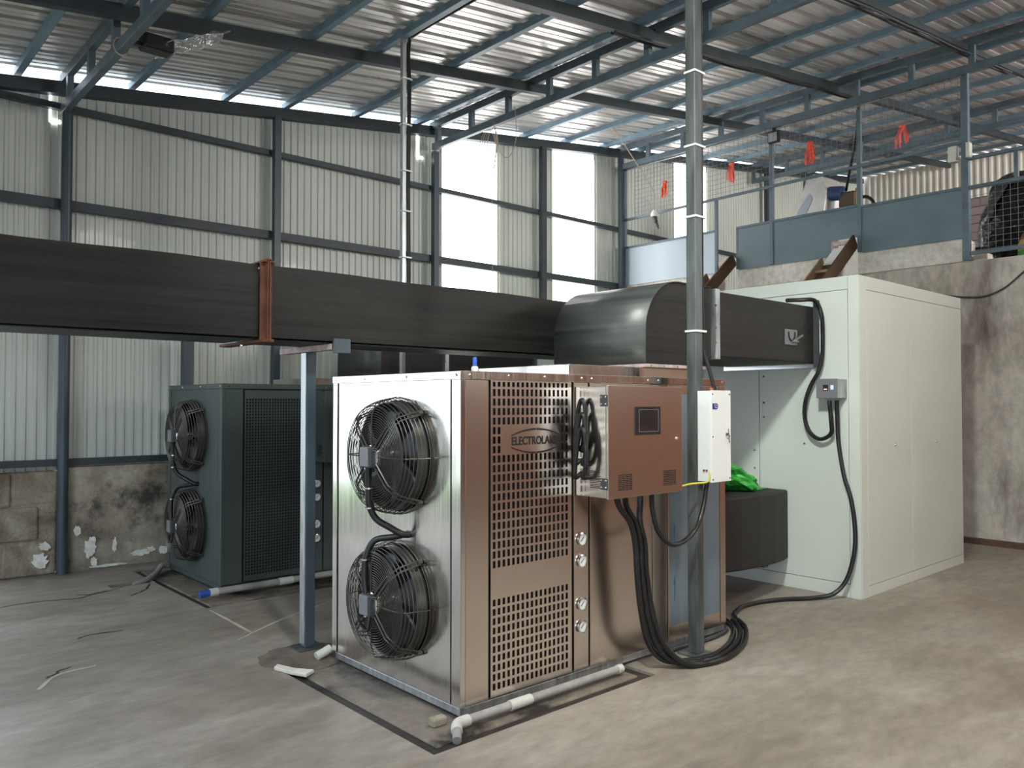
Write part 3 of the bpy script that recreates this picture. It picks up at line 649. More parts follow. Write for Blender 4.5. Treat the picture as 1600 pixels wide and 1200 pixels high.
# control cabinet on a unit
def cabinet(X, Y, style):
    green = style == 'green'
    m = M['greenpaint'] if green else M['steelx']; ms = M['greenpaint'] if green else M['steel']
    x0, x1, y0, y1, z0, z1 = X+.774, X+1.398, Y-.246, Y-.004, 1.004, 1.586
    t = thing('control_cabinet', 'dark green control cabinet on the side of the green unit, mostly hidden' if green else
              'brushed metal control cabinet with a touch screen on the side of the stainless unit', 'control cabinet', (x0, y1, z0))
    MB().box(x0, x1, y0+.02, y1, z0, z1).build('case', ms, t, bevel=.003)
    d = MB().box(x0-.002, x1+.002, y0, y0+.018, z0-.004, z1+.004).build('door', m, t, bevel=.003)
    sx, sz = x0+.20, 1.402
    if not green:
        MB().box(x0+.206, x0+.424, y0-.006, y0+.004, 1.327, 1.480).build('touch_screen', M['screen'], d, bevel=.003)
        fr = MB()
        for b in ((x0+.236, x0+.404, 1.462, 1.4645), (x0+.236, x0+.404, 1.343, 1.3455), (x0+.236, x0+.2385, 1.343, 1.4645), (x0+.4015, x0+.404, 1.343, 1.4645)):
            fr.box(b[0], b[1], y0-.0072, y0-.005, b[2], b[3])
        fr.build('screen_border', M['grey'], d)
        lk = MB().lathe([(0, .010), (.008, .010), (.010, .006), (.010, 0)], (x0+.578, y0, 1.298), (0, -1, 0), 16).build('lock', M['chrome'], d, smooth=True)
    for a in (.075, .455):
        v = MB()
        for i in range(9):
            for j in range(4): v.box(x0+a+j*.029, x0+a+j*.029+.024, y0-.0012, y0+.001, z0+.038+i*.0095, z0+.038+i*.0095+.006)
        v.build('vent', M['cutout'], d)
    v = MB()
    for i in range(11): v.box(x0-.0012, x0+.001, y0+.06, y0+.13, z0+.05+i*.0085, z0+.05+i*.0085+.0045)
    v.build('vent', M['cutout'], t)
    for z in (z0+.075, z1-.075):
        h = MB().box(x0-.006, x0+.001, y0+.004, y0+.056, z-.03, z+.03).build('hinge', M['greydark'], t, bevel=.002)
        for a, b in ((.014, -.018), (.014, .018), (.044, -.018), (.044, .018)):
            MB().lathe([(0, .004), (.005, .003), (.006, 0)], (x0-.006, y0+a+.002, z+b), (-1, 0, 0), 10).build('screw', M['chrome'], h, smooth=True)
    return x0, x1, y0, y1, z0, z1
cx0, cx1, cy0, cy1, cz0, cz1 = cabinet(2.35, 2.99, 'steel')
cabinet(2.51, 6.24, 'green')

def cable(name, label, pts, r, m='black', n=8, sides=9, cat='cable', group=None):
    o = MB().tube(spline(pts, n), r, sides).build(name, M[m], loc=pts[0], smooth=True); return tag(o, label, cat, group)
# coil of three hoses on the cabinet's left side
G = 'thick black leads looped on the cabinet side'
for k, lab in enumerate(('uppermost of three black cable loops on the left side of the control cabinet', 'middle of three black cable loops on the left side of the control cabinet', 'lowest of three black cable loops on the left side of the control cabinet')):
    zt = 1.515-.075*k; zb = 1.245-.07*k; yk = 2.915-.010*k; xk = cx0-.024-.011*k
    cable('cable_loop', lab, [(cx0-.003, yk+.040, zb+.02), (xk, yk+.043, zb), (xk-.006, yk+.040, zb+.05), (xk-.006, yk+.028, zt-.12), (xk-.006, yk+.008, zt-.025), (xk-.006, yk-.012, zt), (xk-.006, yk-.030, zt-.03), (xk-.006, yk-.040, zt-.12), (xk-.004, yk-.034, zb+.06), (xk, yk-.012, zb+.005), (cx0-.003, yk-.004, zb)], .0122, group=G)
# supply bundle from the cabinet's underside
G = 'leads from under the control cabinet to the floor'
ends = [(3.30, 2.85), (3.385, 2.86), (3.52, 2.86)]
labs = ('left strand of the black cables dropping from under the control cabinet', 'centre strand of the black cables dropping from under the control cabinet', 'right strand of the black cables dropping from under the control cabinet')
for k, (xx, yy) in enumerate(ends):
    o = .038
    rt = [(3.455, 2.845, .84, -.040, 0), (3.49, 2.84, .72, -.040, 0), (3.505, 2.84, .55, -.040, 0), (3.535, 2.835, .36, -.040, .005), (3.59, 2.82, .17, -.035, .020), (3.70, 2.785, .05, -.028, .040), (3.85, 2.735, .019, .006, .040),
          (4.05, 2.705, .018, 0, .040), (4.3, 2.765, .018, -.013, .038), (4.52, 2.87, .018, -.018, .036), (4.68, 2.98, .018, -.026, .031), (4.78, 3.09, .018, -.034, .024)]
    cable('power_cable', labs[k], [(xx, yy, cz0-.007), (xx+.02*(1-k)+.01, yy-.005, .93)]+[(a+c*(1-k), b+d*(1-k), z) for a, b, z, c, d in rt], .0165, group=G)
cable('power_cable', 'black cable sagging from the control cabinet up to the white box', [(3.545, 2.80, cz0-.007), (3.535, 2.79, .92), (3.555, 2.77, .80), (3.62, 2.755, .725), (3.70, 2.75, .705), (3.80, 2.75, .725), (3.90, 2.75, .79), (3.97, 2.755, .90), (4.01, 2.76, 1.028)], .014, group=G)
cable('power_cable', 'spare grey cable curling on the floor under the stainless unit', [(3.74, 2.86, .03), (3.84, 2.93, .018), (3.95, 2.965, .018), (4.1, 2.965, .018), (4.3, 2.955, .016), (4.45, 2.965, .016), (4.56, 2.995, .016), (4.61, 3.07, .016)], .013, 'greydark', group=G)
cable('power_cable', 'long black cable hanging down the white chamber and trailing across the floor', [(5.97, 2.925, 1.518), (5.985, 2.93, 1.4), (6.0, 2.93, 1.2), (6.0, 2.89, .95), (6.0, 2.835, .766), (6.005, 2.81, .55), (6.0, 2.815, .36), (5.97, 2.86, .16), (5.90, 2.93, .05), (5.78, 3.03, .02), (5.6, 3.15, .018), (5.40, 3.23, .018), (5.2, 3.25, .018), (5.05, 3.22, .018), (4.92, 3.17, .018), (4.86, 3.12, .018)], .0165, group=G)
cable('power_cable', 'black cable looping from the duct end down under the grey controller', [(5.66, 3.16, 2.285), (5.82, 3.14, 2.30), (5.95, 3.085, 2.30), (5.985, 3.05, 2.19), (6.0, 3.05, 2.03), (6.005, 3.06, 1.85), (6.0, 3.09, 1.74), (6.0, 3.15, 1.64), (5.99, 3.19, 1.52), (5.99, 3.20, 1.39), (5.99, 3.16, 1.27), (5.985, 3.07, 1.215), (5.98, 2.98, 1.26), (5.955, 2.965, 1.36), (5.94, 2.97, 1.517)], .0165, group=G)
cable('earth_wire', 'yellow green earth wire between the white box and the control cabinet', [(4.0, 2.735, 1.10), (3.985, 2.725, 1.06), (3.96, 2.735, 1.035), (3.86, 2.77, 1.03), (3.745, 2.80, 1.01)], .006, 'yellow', cat='wire')

# white isolator box strapped to the column
t = thing('switch_box', 'tall white metal switch box with a blue logo sticker fixed to the galvanised column', 'switch box', (4.09, 2.8, 1.035))
MB().box(3.993, 4.188, 2.722, 2.812, 1.035, 1.57).build('case', M['white'], t, bevel=.003)
d = MB().box(3.990, 4.191, 2.712, 2.7205, 1.032, 1.573).build('cover', M['white'], t, bevel=.003)
for x in (4.003, 4.176):
    for z in (1.05, 1.30, 1.55): MB().lathe([(0, .004), (.004, .003), (.005, 0)], (x, 2.712, z), (0, -1, 0), 10).build('screw', M['greydark'], d, smooth=True)
lg = MB().prism([(4.0, 1.462), (4.045, 1.462), (4.053, 1.468), (4.055, 1.48), (4.053, 1.49), (4.045, 1.496), (4.0, 1.496)], 2.7098, 2.7118, 'y').build('logo_sticker', M['signblue'], d)
q = MB()
for k in range(9):
    a0, a1 = math.radians(60+k*27), math.radians(60+(k+1)*27)
    q.add([(4.022+r*.9*math.cos(a), 2.7094, 1.482+r*math.sin(a)) for a in (a0, a1) for r in (.009, .0065)], [(0, 1, 3, 2)])
for k, x in enumerate((4.026, 4.033, 4.040)): q.box(x, x+.005, 2.7092, 2.7097, 1.470, 1.476)
q.box(4.024, 4.047, 2.7092, 2.7097, 1.484, 1.487)
q.build('logo_mark', M['signwhite'], d)
q = MB().cyl((4.145, 2.712, 1.312), (4.145, 2.698, 1.312), .008, 12).build('lock', M['greydark'], d, smooth=True)
MB().bar((4.145, 2.699, 1.318), (4.152, 2.697, 1.262), .010, .003, (0, 1, 0)).bar((4.137, 2.699, 1.29), (4.135, 2.696, 1.285), .02, .002, (0, 1, 0)).bar((4.14, 2.698, 1.345), (4.146, 2.698, 1.318), .006, .003, (0, 1, 0)).build('key', M['chrome'], d)
MB().cyl((4.075, 2.77, 1.568), (4.075, 2.77, 1.59), .014, 12).build('cable_gland', M['copper'], t, smooth=True)
for y in (2.745, 2.765): MB().cyl((3.993, y, 1.102), (3.985, y, 1.102), .006, 10).build('earth_bolt', M['copper'], t, smooth=True)

# ------------------------------------------------------------------ ducts
def elbow(X, Y, lab, m_curve):
    x0, x1, y0, y1, z0, z1 = X+1.565, X+2.27, Y+.14, Y+.94, 1.742, 2.275
    t = thing('duct_elbow', lab, 'duct', (x0, y0, z0))
    prof = [(x0, z0)]
    R = .33
    for k in range(13):
        a = PI-k*PI/2/12; prof.append((x0+R+R*math.cos(a), z1-R+R*math.sin(a)))
    prof += [(x1, z1), (x1, z0+.07), (x1-.15, z0), ]
    MB().prism(prof, y0+.012, y1-.012, 'y').build('body', M['duct'], t)
    n = 14; v = []; f = []
    for (a, b) in prof[:14]+[(x1, z1)]: v += [(a, y0, b), (a, y1, b)]
    k = len(v)//2
    sk = MB().add([(a-.006*max(0, min(1, (x0+R-a)/R)), y, b+.006*max(0, min(1, (b-z1+R)/R))) for (a, y, b) in v], [(2*i, 2*i+1, 2*i+3, 2*i+2) for i in range(k-1)])
    sk.build('curved_cover', m_curve, t, smooth=True, solid=.006)
    col = MB().box(X+1.565-.03, x1-.12, y0-.03, y1+.03, z0-.022, z0-.002).build('flange', M['pinkprimer'], t, bevel=.002)
    MB().box(X+.85, X+1.43, Y+.11, Y+.90, 1.656, 1.716).build('plenum', M['steel'], t, bevel=.003)
    MB().box(X+1.50, X+2.12, Y+.14, Y+.90, 1.656, 1.718).build('plenum', M['steelx'], t, bevel=.003)
    for xx in (1.53, 1.66, 1.80, 1.95): MB().lathe([(0, .006), (.006, .004), (.007, 0)], (X+xx+.04, y0-.03, z0-.012), (0, -1, 0), 10).build('bolt', M['chrome'], t, smooth=True)
    return x1
elbow(2.35, 2.99, 'curved black insulated duct elbow on top of the stainless unit', M['ductgrey'])
elbow(2.51, 6.24, 'curved grey black duct elbow on top of the dark green unit', M['ductgrey'])
def rect_duct(x0, x1, y0, y1, z0, z1, lab, flange=True, damper=True, grp=None):
    t = thing('insulated_duct', lab, 'duct', (x0, y0, z0), grp)
    MB().box(x0+.005, x1, y0, y1, z0, z1).build('body', M['duct'], t, bevel=.012)
    if flange:
        MB().box(x0+.0, x0+.05, y0-.014, y1+.014, z0-.014, z1+.014).build('joint_flange', M['galv'], t, bevel=.003)
        for z in (z0+.1, z0+.2, z1-.1): MB().cyl((x0, y0-.02, z), (x0, y0-.012, z), .008, 8).build('bolt', M['chrome'], t)
        MB().box(x1-.015, x1+.0, y0-.04, y1+.05, z0-.035, z1+.035).build('wall_flange', M['chrome'], t, bevel=.003)
        MB().box(x1-.05, x1-.012, y0-.035, y0+.0, z0-.03, z1+.05).build('flange_strip', M['greydark'], t)
    if damper:
        d = MB().box(x0+.92, x0+1.09, y0-.012, y0, 1.94, 2.058).build('damper_lever', M['grey'], t, bevel=.003)
        MB().tube(spline([(x0+.955, y0-.014, 2.04), (x0+.965, y0-.014, 1.995), (x0+1.0, y0-.014, 1.972), (x0+1.04, y0-.014, 1.995), (x0+1.05, y0-.014, 2.04)]), .006, 6).build('slot', M['cutout'], d)
        MB().bar((x0+1.0, y0-.022, 1.965), (x0+1.135, y0-.03, 2.02), .012, .016, (0, 1, 0)).bar((x0+1.0, y0-.022, 1.968), (x0+1.085, y0-.022, 1.968), .012, .02, (0, 1, 0)).build('handle', M['grey'], d, bevel=.002)
    return t
rect_duct(4.645, 6.055, 3.13, 3.93, 1.81, 2.262, 'black insulated duct joining the curved elbow to the white chamber, with a damper lever')
rect_duct(4.805, 6.055, 6.38, 7.18, 1.81, 2.262, 'black duct behind, joining the green unit elbow to the white chamber', damper=False)
def long_duct(x0, x1, lab):
    y0, y1, z0, z1 = 4.2, 4.66, 1.862, 2.262
    t = thing('insulated_duct', lab, 'duct', (x0, y0, z0), 'long overhead supply duct')
    mb = MB(); n = 26; v = []
    # slightly bulging, quilted insulation
    nx = max(2, int((x1-x0)/.1)); sec = 10
    ring = [(y0, z0+(z1-z0)*i/sec) for i in range(sec)]+[(y0+(y1-y0)*i/4, z1) for i in range(4)]+[(y1, z1-(z1-z0)*i/sec) for i in range(sec)]+[(y1-(y1-y0)*i/4, z0) for i in range(4)]
    k = len(ring)
    for i in range(nx+1):
        x = x0+(x1-x0)*i/nx
        for j, (y, z) in enumerate(ring):
            d = random.uniform(-.003, .003)
            v.append((x, y+(d-.006*math.sin(j*PI/sec) if j < sec else d), z+(.004*math.sin(i*.5) if j >= sec else 0)))
    f = [(i*k+j, i*k+(j+1) % k, (i+1)*k+(j+1) % k, (i+1)*k+j) for i in range(nx) for j in range(k)]
    f += [tuple(range(k))[::-1], tuple(nx*k+j for j in range(k))]
    mb.add(v, f).build('body', M['duct'], t, smooth=True)
    MB().box(x0+.01, x1-.01, y0+.05, y1-.02, z0-.012, z0-.0065).build('underside_sheet', M['greydark'], t)
long_duct(-6.5, 1.885, 'long black insulated duct from the left edge to the rusty clamp')
long_duct(1.955, 6.055, 'black insulated duct from the rusty clamp towards the curved elbow')
t = thing('duct_clamp', 'rusty angle iron clamp around the joint of the long black duct', 'clamp', (1.92, 4.2, 1.83))
c = MB().box(1.888, 1.952, 4.172, 4.19, 1.835, 2.275).box(1.912, 1.918, 4.135, 4.175, 1.835, 2.275).box(1.922, 1.928, 4.135, 4.175, 1.835, 2.275)
c.build('upright', M['rust'], t, bevel=.002)
MB().box(1.888, 1.952, 4.14, 4.74, 1.832, 1.848).build('lower_angle', M['rust'], t, bevel=.002)
MB().box(1.888, 1.952, 4.14, 4.70, 2.270, 2.280).box(1.905, 1.935, 4.13, 4.2, 2.28, 2.29).build('upper_angle', M['rust'], t, bevel=.002)
MB().cyl((1.90, 4.45, 1.825), (1.90, 4.45, 1.84), .012, 8).build('bolt', M['chrome'], t)
t = thing('duct_stand', 'slim steel stand holding up the long duct beside the stainless unit', 'stand', (2.33, 4.46, 0))
MB().box(2.297, 2.363, 4.427, 4.493, .03, 1.805).build('post', M['post'], t, bevel=.005)
MB().box(2.293, 2.2966, 4.43, 4.49, .05, 1.80).build('bare_steel_strip', M['galv'], t)
MB().box(2.24, 2.42, 4.38, 4.54, .018, .03).build('base_plate', M['greydark'], t, bevel=.002)
MB().box(2.335, 2.385, 4.19, 4.86, 1.81, 1.818).box(2.33, 2.336, 4.19, 4.86, 1.81, 1.846).build('cross_angle', M['pinkprimer'], t, bevel=.002)
MB().box(2.33, 2.44, 4.155, 4.175, 1.79, 1.875).build('end_tab', M['post'], t, bevel=.003)
n = 26; v = [(2.27, 4.42, .026)]; ring1 = []; ring2 = []
for k in range(n):
    a = k*2*PI/n; r = random.uniform(.88, 1.1)
    ring1.append((2.27+.20*r*math.cos(a), 4.42+.15*r*math.sin(a), .020)); ring2.append((2.27+.30*r*math.cos(a), 4.40+.24*r*math.sin(a)-.02, -.004))
v += ring1+ring2
f = [(0, 1+k, 1+(k+1) % n) for k in range(n)]+[(1+k, 1+n+k, 1+n+(k+1) % n, 1+(k+1) % n) for k in range(n)]
struct(MB().add(v, f).build('floor_patch', M['mound'], smooth=True))
member('cement_shard', 'pale broken cement shard lying by the foot of the duct stand', 'shard', MB().prism([(2.02, 4.26), (2.06, 4.30), (2.10, 4.17), (2.17, 4.07), (2.10, 4.03), (2.06, 4.12)], .0, .022), M['plaster'], (2.08, 4.15, 0), bevel=.006)

# return duct and bag
t = thing('return_duct', 'bulky black insulated return duct between the stainless unit and the white chamber', 'duct', (4.6, 3.2, .24))
top = [(4.57, 3.22), (4.80, 3.185), (5.05, 3.185), (5.35, 3.215), (5.65, 3.265), (5.88, 3.325), (6.05, 3.385), (6.05, 3.95), (4.57, 3.95)]
zz = lambda x: (.35-.115*(x-4.57)/1.48 if True else 0)
mb = MB(); n = len(top); v = [(a, b, .33-.10*(a-4.57)/1.48) for a, b in top]+[(a, b, .845-.055*(a-4.57)/1.48) for a, b in top]
mb.add(v, [tuple(range(n))[::-1], tuple(range(n, 2*n))]+[(i, (i+1) % n, n+(i+1) % n, n+i) for i in range(n)]).build('body', M['drum'], t, bevel=.016)
MB().box(5.64, 5.70, 3.36, 3.42, .215, .27).build('bracket', M['greydark'], t)
MB().cyl((4.56, 3.06, .30), (4.62, 3.06, .285), .022, 12).build('drain_stub', M['pvc'], t, smooth=True)
bmh = bmesh.new(); bmesh.ops.create_icosphere(bmh, subdivisions=4, radius=1)
from mathutils import noise
mb = MB(); vs_ = []
for vtx in bmh.verts:
    p = vtx.co.copy(); q = noise.noise(p*1.7+Vector((3, 1, 2)))*.42+noise.noise(p*4.2)*.2+abs(noise.noise(p*7))*.12
    p = p*(1+q); vs_.append((5.47+p.x*.42, 3.58+p.y*.18, max(.850-.055*(5.47+p.x*.42-4.57)/1.48, .90+p.z*.12-.17*p.x)))
mb.add(vs_, [tuple(x.index for x in fc.verts) for fc in bmh.faces]); bmh.free()
member('plastic_bag', 'crumpled green plastic bag lying on the black return duct', 'bag', mb, M['green'], (5.47, 3.58, .82))
t = thing('vent_nozzle', 'small blue capped nozzle standing on the stainless unit roof', 'nozzle', (2.5, 3.07, 1.653))
MB().lathe([(0, .0), (.018, .0), (.018, .02), (.012, .028), (0, .028)], (2.5, 3.07, 1.653), (0, 0, 1), 16).build('base', M['pvcwhite'], t, smooth=True)
MB().lathe([(0, .028), (.011, .028), (.011, .066), (.008, .072), (0, .072)], (2.5, 3.07, 1.653), (0, 0, 1), 16).build('cap', M['bluecap'], t, smooth=True)

# ------------------------------------------------------------------ drain pipes
t = thing('drain_pipe', 'grey PVC drain pipe with an elbow along the foot of the stainless unit', 'pipe', (2.3, 2.92, 0))
MB().cyl((2.30, 2.925, .032), (3.42, 2.925, .032), .021, 16).build('tube', M['pvc'], t, smooth=True)
MB().cyl((2.60, 2.925, .032), (2.74, 2.925, .032), .0255, 16).build('coupling', M['pvcwhite'], t, smooth=True)
MB().tube(spline([(2.345, 2.925, .032), (2.29, 2.922, .032), (2.258, 2.90, .030), (2.238, 2.872, .022)]), .0265, 16).build('elbow', M['pvcwhite'], t, smooth=True)
MB().cyl((2.245, 2.88, .024), (2.205, 2.83, .004), .021, 16).build('outlet', M['pvc'], t, smooth=True)
MB().cyl((3.39, 2.925, .032), (3.43, 2.925, .032), .024, 16).build('end_cap', M['pvcwhite'], t, smooth=True)
t = thing('drain_pipe', 'grey PVC drain pipe with a blue stopper along the foot of the green unit', 'pipe', (2.35, 6.14, 0))
MB().cyl((2.42, 6.14, .045), (4.6, 6.14, .045), .026, 16).build('tube', M['pvc'], t, smooth=True)
MB().cyl((2.385, 6.14, .045), (2.45, 6.14, .045), .031, 16).build('coupling', M['pvcwhite'], t, smooth=True)
MB().cyl((2.31, 6.14, .040), (2.387, 6.14, .045), .026, 14).build('stopper', M['bluecap'], t, smooth=True)
MB().cyl((2.95, 6.14, .045), (3.07, 6.14, .045), .030, 16).build('coupling', M['pvcwhite'], t, smooth=True)
member('drain_hose', 'bent grey drain hose running from the green unit into the floor trench', 'pipe', MB().tube(spline([(2.50, 7.40, .045), (2.44, 7.37, .06), (2.39, 7.31, .035), (2.33, 7.22, .022), (2.22, 7.12, -.0), (2.12, 7.09, -.02)], 8), .024, 12), M['pvc'], (2.5, 7.4, .0), smooth=True)
t = thing('drain_pipe', 'short white pipe stub poking out behind the stainless unit by the duct stand', 'pipe', (2.36, 4.2, 0))
MB().cyl((2.36, 4.235, .06), (2.27, 4.235, .03), .026, 14).build('tube', M['pvcwhite'], t, smooth=True)
member('brick_chip', 'small broken brick under the front corner of the stainless unit', 'brick', MB().box(2.22, 2.30, 3.02, 3.07, -.006, .035), M['plinth'], (2.26, 3.03, -.006), bevel=.01)

# ------------------------------------------------------------------ white drying chamber
t = thing('drying_chamber', 'big white insulated panel chamber with screwed seams in front of the retaining wall', 'drying chamber', (6.06, 2.8, 0))
X0, X1, Y0, Y1, ZT = 6.06, 8.17, 2.79, 7.4, 2.485
MB().box(X0+.02, X1-.02, Y0+.02, Y1, .0, ZT-.02).build('core', M['greydark'], t)
e = .0035
def fy(x0, x1, z0, z1, nm='front_panel'): return MB().box(x0+e, x1-e, Y0, Y0+.02, z0+e, z1-e).build(nm, M['panel'], t, bevel=.0015)
def fx(y0, y1, z0, z1, nm='side_panel'): return MB().box(X0, X0+.02, y0+e, y1-e, z0+e, z1-e).build(nm, M['panel'], t, bevel=.0015)
e = .001
fy(X0+.0205, X0+.13, 0, ZT-.001, 'corner_strip'); fx(Y0, Y0+.085, 0, ZT-.001, 'corner_strip')
fy(X0+.13, X1, ZT-.105, ZT, 'top_strip'); fy(X0+.13, X1, 0, .085, 'bottom_strip')
fx(Y0+.085, Y1, ZT-.105, ZT, 'top_strip'); fx(Y0+.085, Y1, 0, .105, 'bottom_strip')
e = .003
fy(X0+.13, 7.02, .085, ZT-.105); fy(7.02, X1, .085, ZT-.105)
fx(Y0+.085, 3.645, .105, ZT-.105); fx(3.645, 5.0, .105, ZT-.105); fx(5.0, Y1, .105, ZT-.105)
MB().box(X0+.021, X1, Y0+.021, Y1, ZT-.018, ZT).build('roof_panel', M['panel'], t)
for (x, z) in ((6.69, 1.157), (7.53, 1.157)): MB().lathe([(0, .012), (.008, .010), (.012, 0)], (x, Y0, z), (0, -1, 0), 12).build('bolt', M['chrome'], t, smooth=True)
for (y, z) in ((3.241, 1.172), (3.60, 1.5), (3.60, 1.38), (3.69, .95), (3.69, 1.1), (3.60, 1.72), (4.3, 1.6)): MB().lathe([(0, .010), (.008, .008), (.012, 0)], (X0, y, z), (-1, 0, 0), 12).build('bolt', M['chrome'], t, smooth=True)
t = thing('controller_box', 'small grey controller box with display and blue button on the white chamber', 'controller', (6.05, 2.97, 1.54))
MB().box(5.90, 6.058, 2.885, 3.05, 1.537, 1.682).build('case', M['galv'], t, bevel=.003)
d = MB().box(5.893, 5.8995, 2.883, 3.052, 1.535, 1.684).build('front_plate', M['grey'], t, bevel=.002)
MB().box(5.889, 5.894, 2.955, 2.995, 1.593, 1.638).build('display', M['cutout'], d, bevel=.001)
MB().box(5.888, 5.890, 2.962, 2.988, 1.600, 1.607).build('display_digits', M['led'], d)
MB().box(5.889, 5.894, 2.912, 2.936, 1.600, 1.634).build('button', M['ledblue'], d, bevel=.002)
cable('wall_cable', 'thin dark wire drooping across the concrete wall right of the chamber', [(9.42, 3.7, 2.80), (9.42, 3.5, 2.72), (9.42, 3.3, 2.665), (9.42, 3.1, 2.635), (9.42, 2.95, 2.64), (9.42, 2.78, 2.71), (9.42, 2.6, 2.86), (9.42, 2.4, 3.0)], .010, 'greydark', cat='wire')

# wooden chutes from the mezzanine down onto the chamber
def chute(y0, y1, lab):
    t = thing('feed_chute', lab, 'chute', (9.4, (y0+y1)/2, 2.9))
    A, B = Vector((9.62, 0, 3.50)), Vector((8.26, 0, 2.44))
    d = (B-A).normalized(); nrm = Vector((-d.z, 0, d.x)); nrm = nrm if nrm.z > 0 else -nrm
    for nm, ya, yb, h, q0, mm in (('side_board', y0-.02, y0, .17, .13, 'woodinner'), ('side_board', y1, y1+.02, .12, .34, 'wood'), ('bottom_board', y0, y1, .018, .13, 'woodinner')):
        A2 = A+(B-A)*q0
        v = [p+Vector((0, yy, 0))+nrm*hh for yy in (ya, yb) for p, hh in ((A2, 0), (B, 0), (B, h), (A2, h))]
        MB().add(v, [(0, 1, 2, 3), (7, 6, 5, 4), (0, 4, 5, 1), (1, 5, 6, 2), (2, 6, 7, 3), (3, 7, 4, 0)]).build(nm, M[mm], t)
    return t
t = chute(4.365, 4.615, 'wooden feed chute with a bright steel tray nearer the black covered bulk')
MB().add([(9.38, 4.38, 3.37), (9.38, 4.62, 3.37), (9.10, 4.62, 3.135), (9.10, 4.38, 3.135)], [(0, 1, 2, 3)]).build('steel_tray', M['white'], t, solid=.006)  # white paint stands in for the tray steel's bright reflection
MB().box(9.36, 9.40, 4.365, 4.615, 3.40, 3.445).build('crossbar', M['pinkprimer'], t)
MB().box(8.9, 8.93, 4.365, 4.615, 3.02, 3.05).build('crossbar', M['wood'], t)
t = chute(6.02, 6.235, 'wooden feed chute behind the column in the gap of the blue panels')
MB().box(9.36, 9.40, 6.02, 6.235, 3.36, 3.42).build('crossbar', M['pinkprimer'], t)

# ------------------------------------------------------------------ mezzanine fence
XF = 9.40
t = thing('mezzanine_fence', 'blue grey steel fence with sheet panels and wire mesh along the mezzanine edge', 'fence', (XF, 5.6, 3.03))
for y, z0, z1, wd in ((7.93, 3.03, 5.05, .06), (6.29, 3.29, 4.28, .04), (5.96, 3.29, 3.86, .03), (5.45, 3.29, 5.0, .05), (4.30, 3.29, 5.0, .05), (3.14, 3.035, 5.12, .07)):
    MB().box(XF-wd/2, XF+wd/2, y-wd/2, y+wd/2, z0, z1).build('post', M['blue'], t, bevel=.003)
for pts_, a, nm in (((( 7.93, 5.06), (3.16, 5.06)), .06, 'top_rail'), (((7.93, 4.275), (3.16, 4.32)), .035, 'mid_rail')):
    (ya, za), (yb, zb) = pts_; MB().bar((XF-.03, ya, za), (XF-.03, yb, zb), .03, a).build(nm, M['galv'] if nm == 'top_rail' else M['blue'], t, bevel=.003)
def sheet(y0, y1, z0, z1, m, cut=None):
    poly = [(y0, z0), (y1, z0), (y1, z1), (y0, z1)] if not cut else [(y0, z0), (cut[0], z0), (cut[0], cut[2]), (cut[1], cut[2]), (cut[1], z0), (y1, z0), (y1, z1), (y0, z1)]
    p = MB().prism(poly, XF-.012, XF-.004, 'x').build('sheet_panel', m, t)
    MB().box(XF-.028, XF+.0, y0, y1, z1, z1+.03).build('panel_rail', M['blue'], t, bevel=.002)
    return p
sheet(6.31, 7.90, 3.28, 3.84, M['panelpale']); sheet(5.475, 5.945, 3.28, 3.83, M['panelblue'])
q = MB().box(XF-.012, XF-.004, 4.325, 5.425, 3.47, 3.83).box(XF-.012, XF-.004, 4.66, 5.425, 3.28, 3.47).build('sheet_panel', M['panelblue'], t)
MB().box(XF-.028, XF, 4.325, 5.425, 3.83, 3.86).build('panel_rail', M['blue'], t, bevel=.002)
sheet(3.175, 4.275, 3.28, 3.81, M['panelblue'])
ms = MB()
def wire(p, q, r=.0016): ms.bar(p, q, r*2, r*2, (1, 0, 0))
y = 3.2
while y < 7.7:
    z0 = 4.29
    wire((XF-.03, y, z0), (XF-.03, y, 5.04)); y += .068
for k in range(11):
    z = 4.36+.066*k; wire((XF-.032, 3.2, z), (XF-.032, 7.7, z))
ms.build('wire_mesh', M['meshwire'], t)
t = thing('mesh_gate', 'mesh railing to the right of the tall fence post, in front of the black bulk', 'railing', (XF, 2.4, 3.03))
for z in (3.105, 3.815, 4.13): MB().bar((XF-.01, 3.10, z), (XF-.01, 1.2, z), .035, .04).build('rail', M['blue'], t, bevel=.003)
MB().box(XF-.02, XF+.02, 2.64, 2.68, 3.83, 4.11).build('upright', M['blue'], t)
MB().box(XF-.025, XF+.025, 1.18, 1.23, 3.03, 4.5).build('upright', M['blue'], t)
ms = MB()
for k in range(26): wire((XF-.03, 3.06-.07*k, 3.12), (XF-.03, 3.06-.07*k, 3.80))
for k in range(11): wire((XF-.032, 3.10, 3.13+.065*k), (XF-.032, 1.22, 3.13+.065*k))
ms.build('wire_mesh', M['meshwire'], t)
t = thing('junction_box', 'cream electrical box on the tall fence post at the upper right', 'junction box', (9.36, 3.19, 4.11))
MB().box(9.27, 9.355, 3.19, 3.275, 4.10, 4.27).build('case', M['pvcwhite'], t, bevel=.004)
MB().box(9.27, 9.355, 3.06, 3.098, 4.12, 4.28).build('case', M['pvcwhite'], t, bevel=.004)

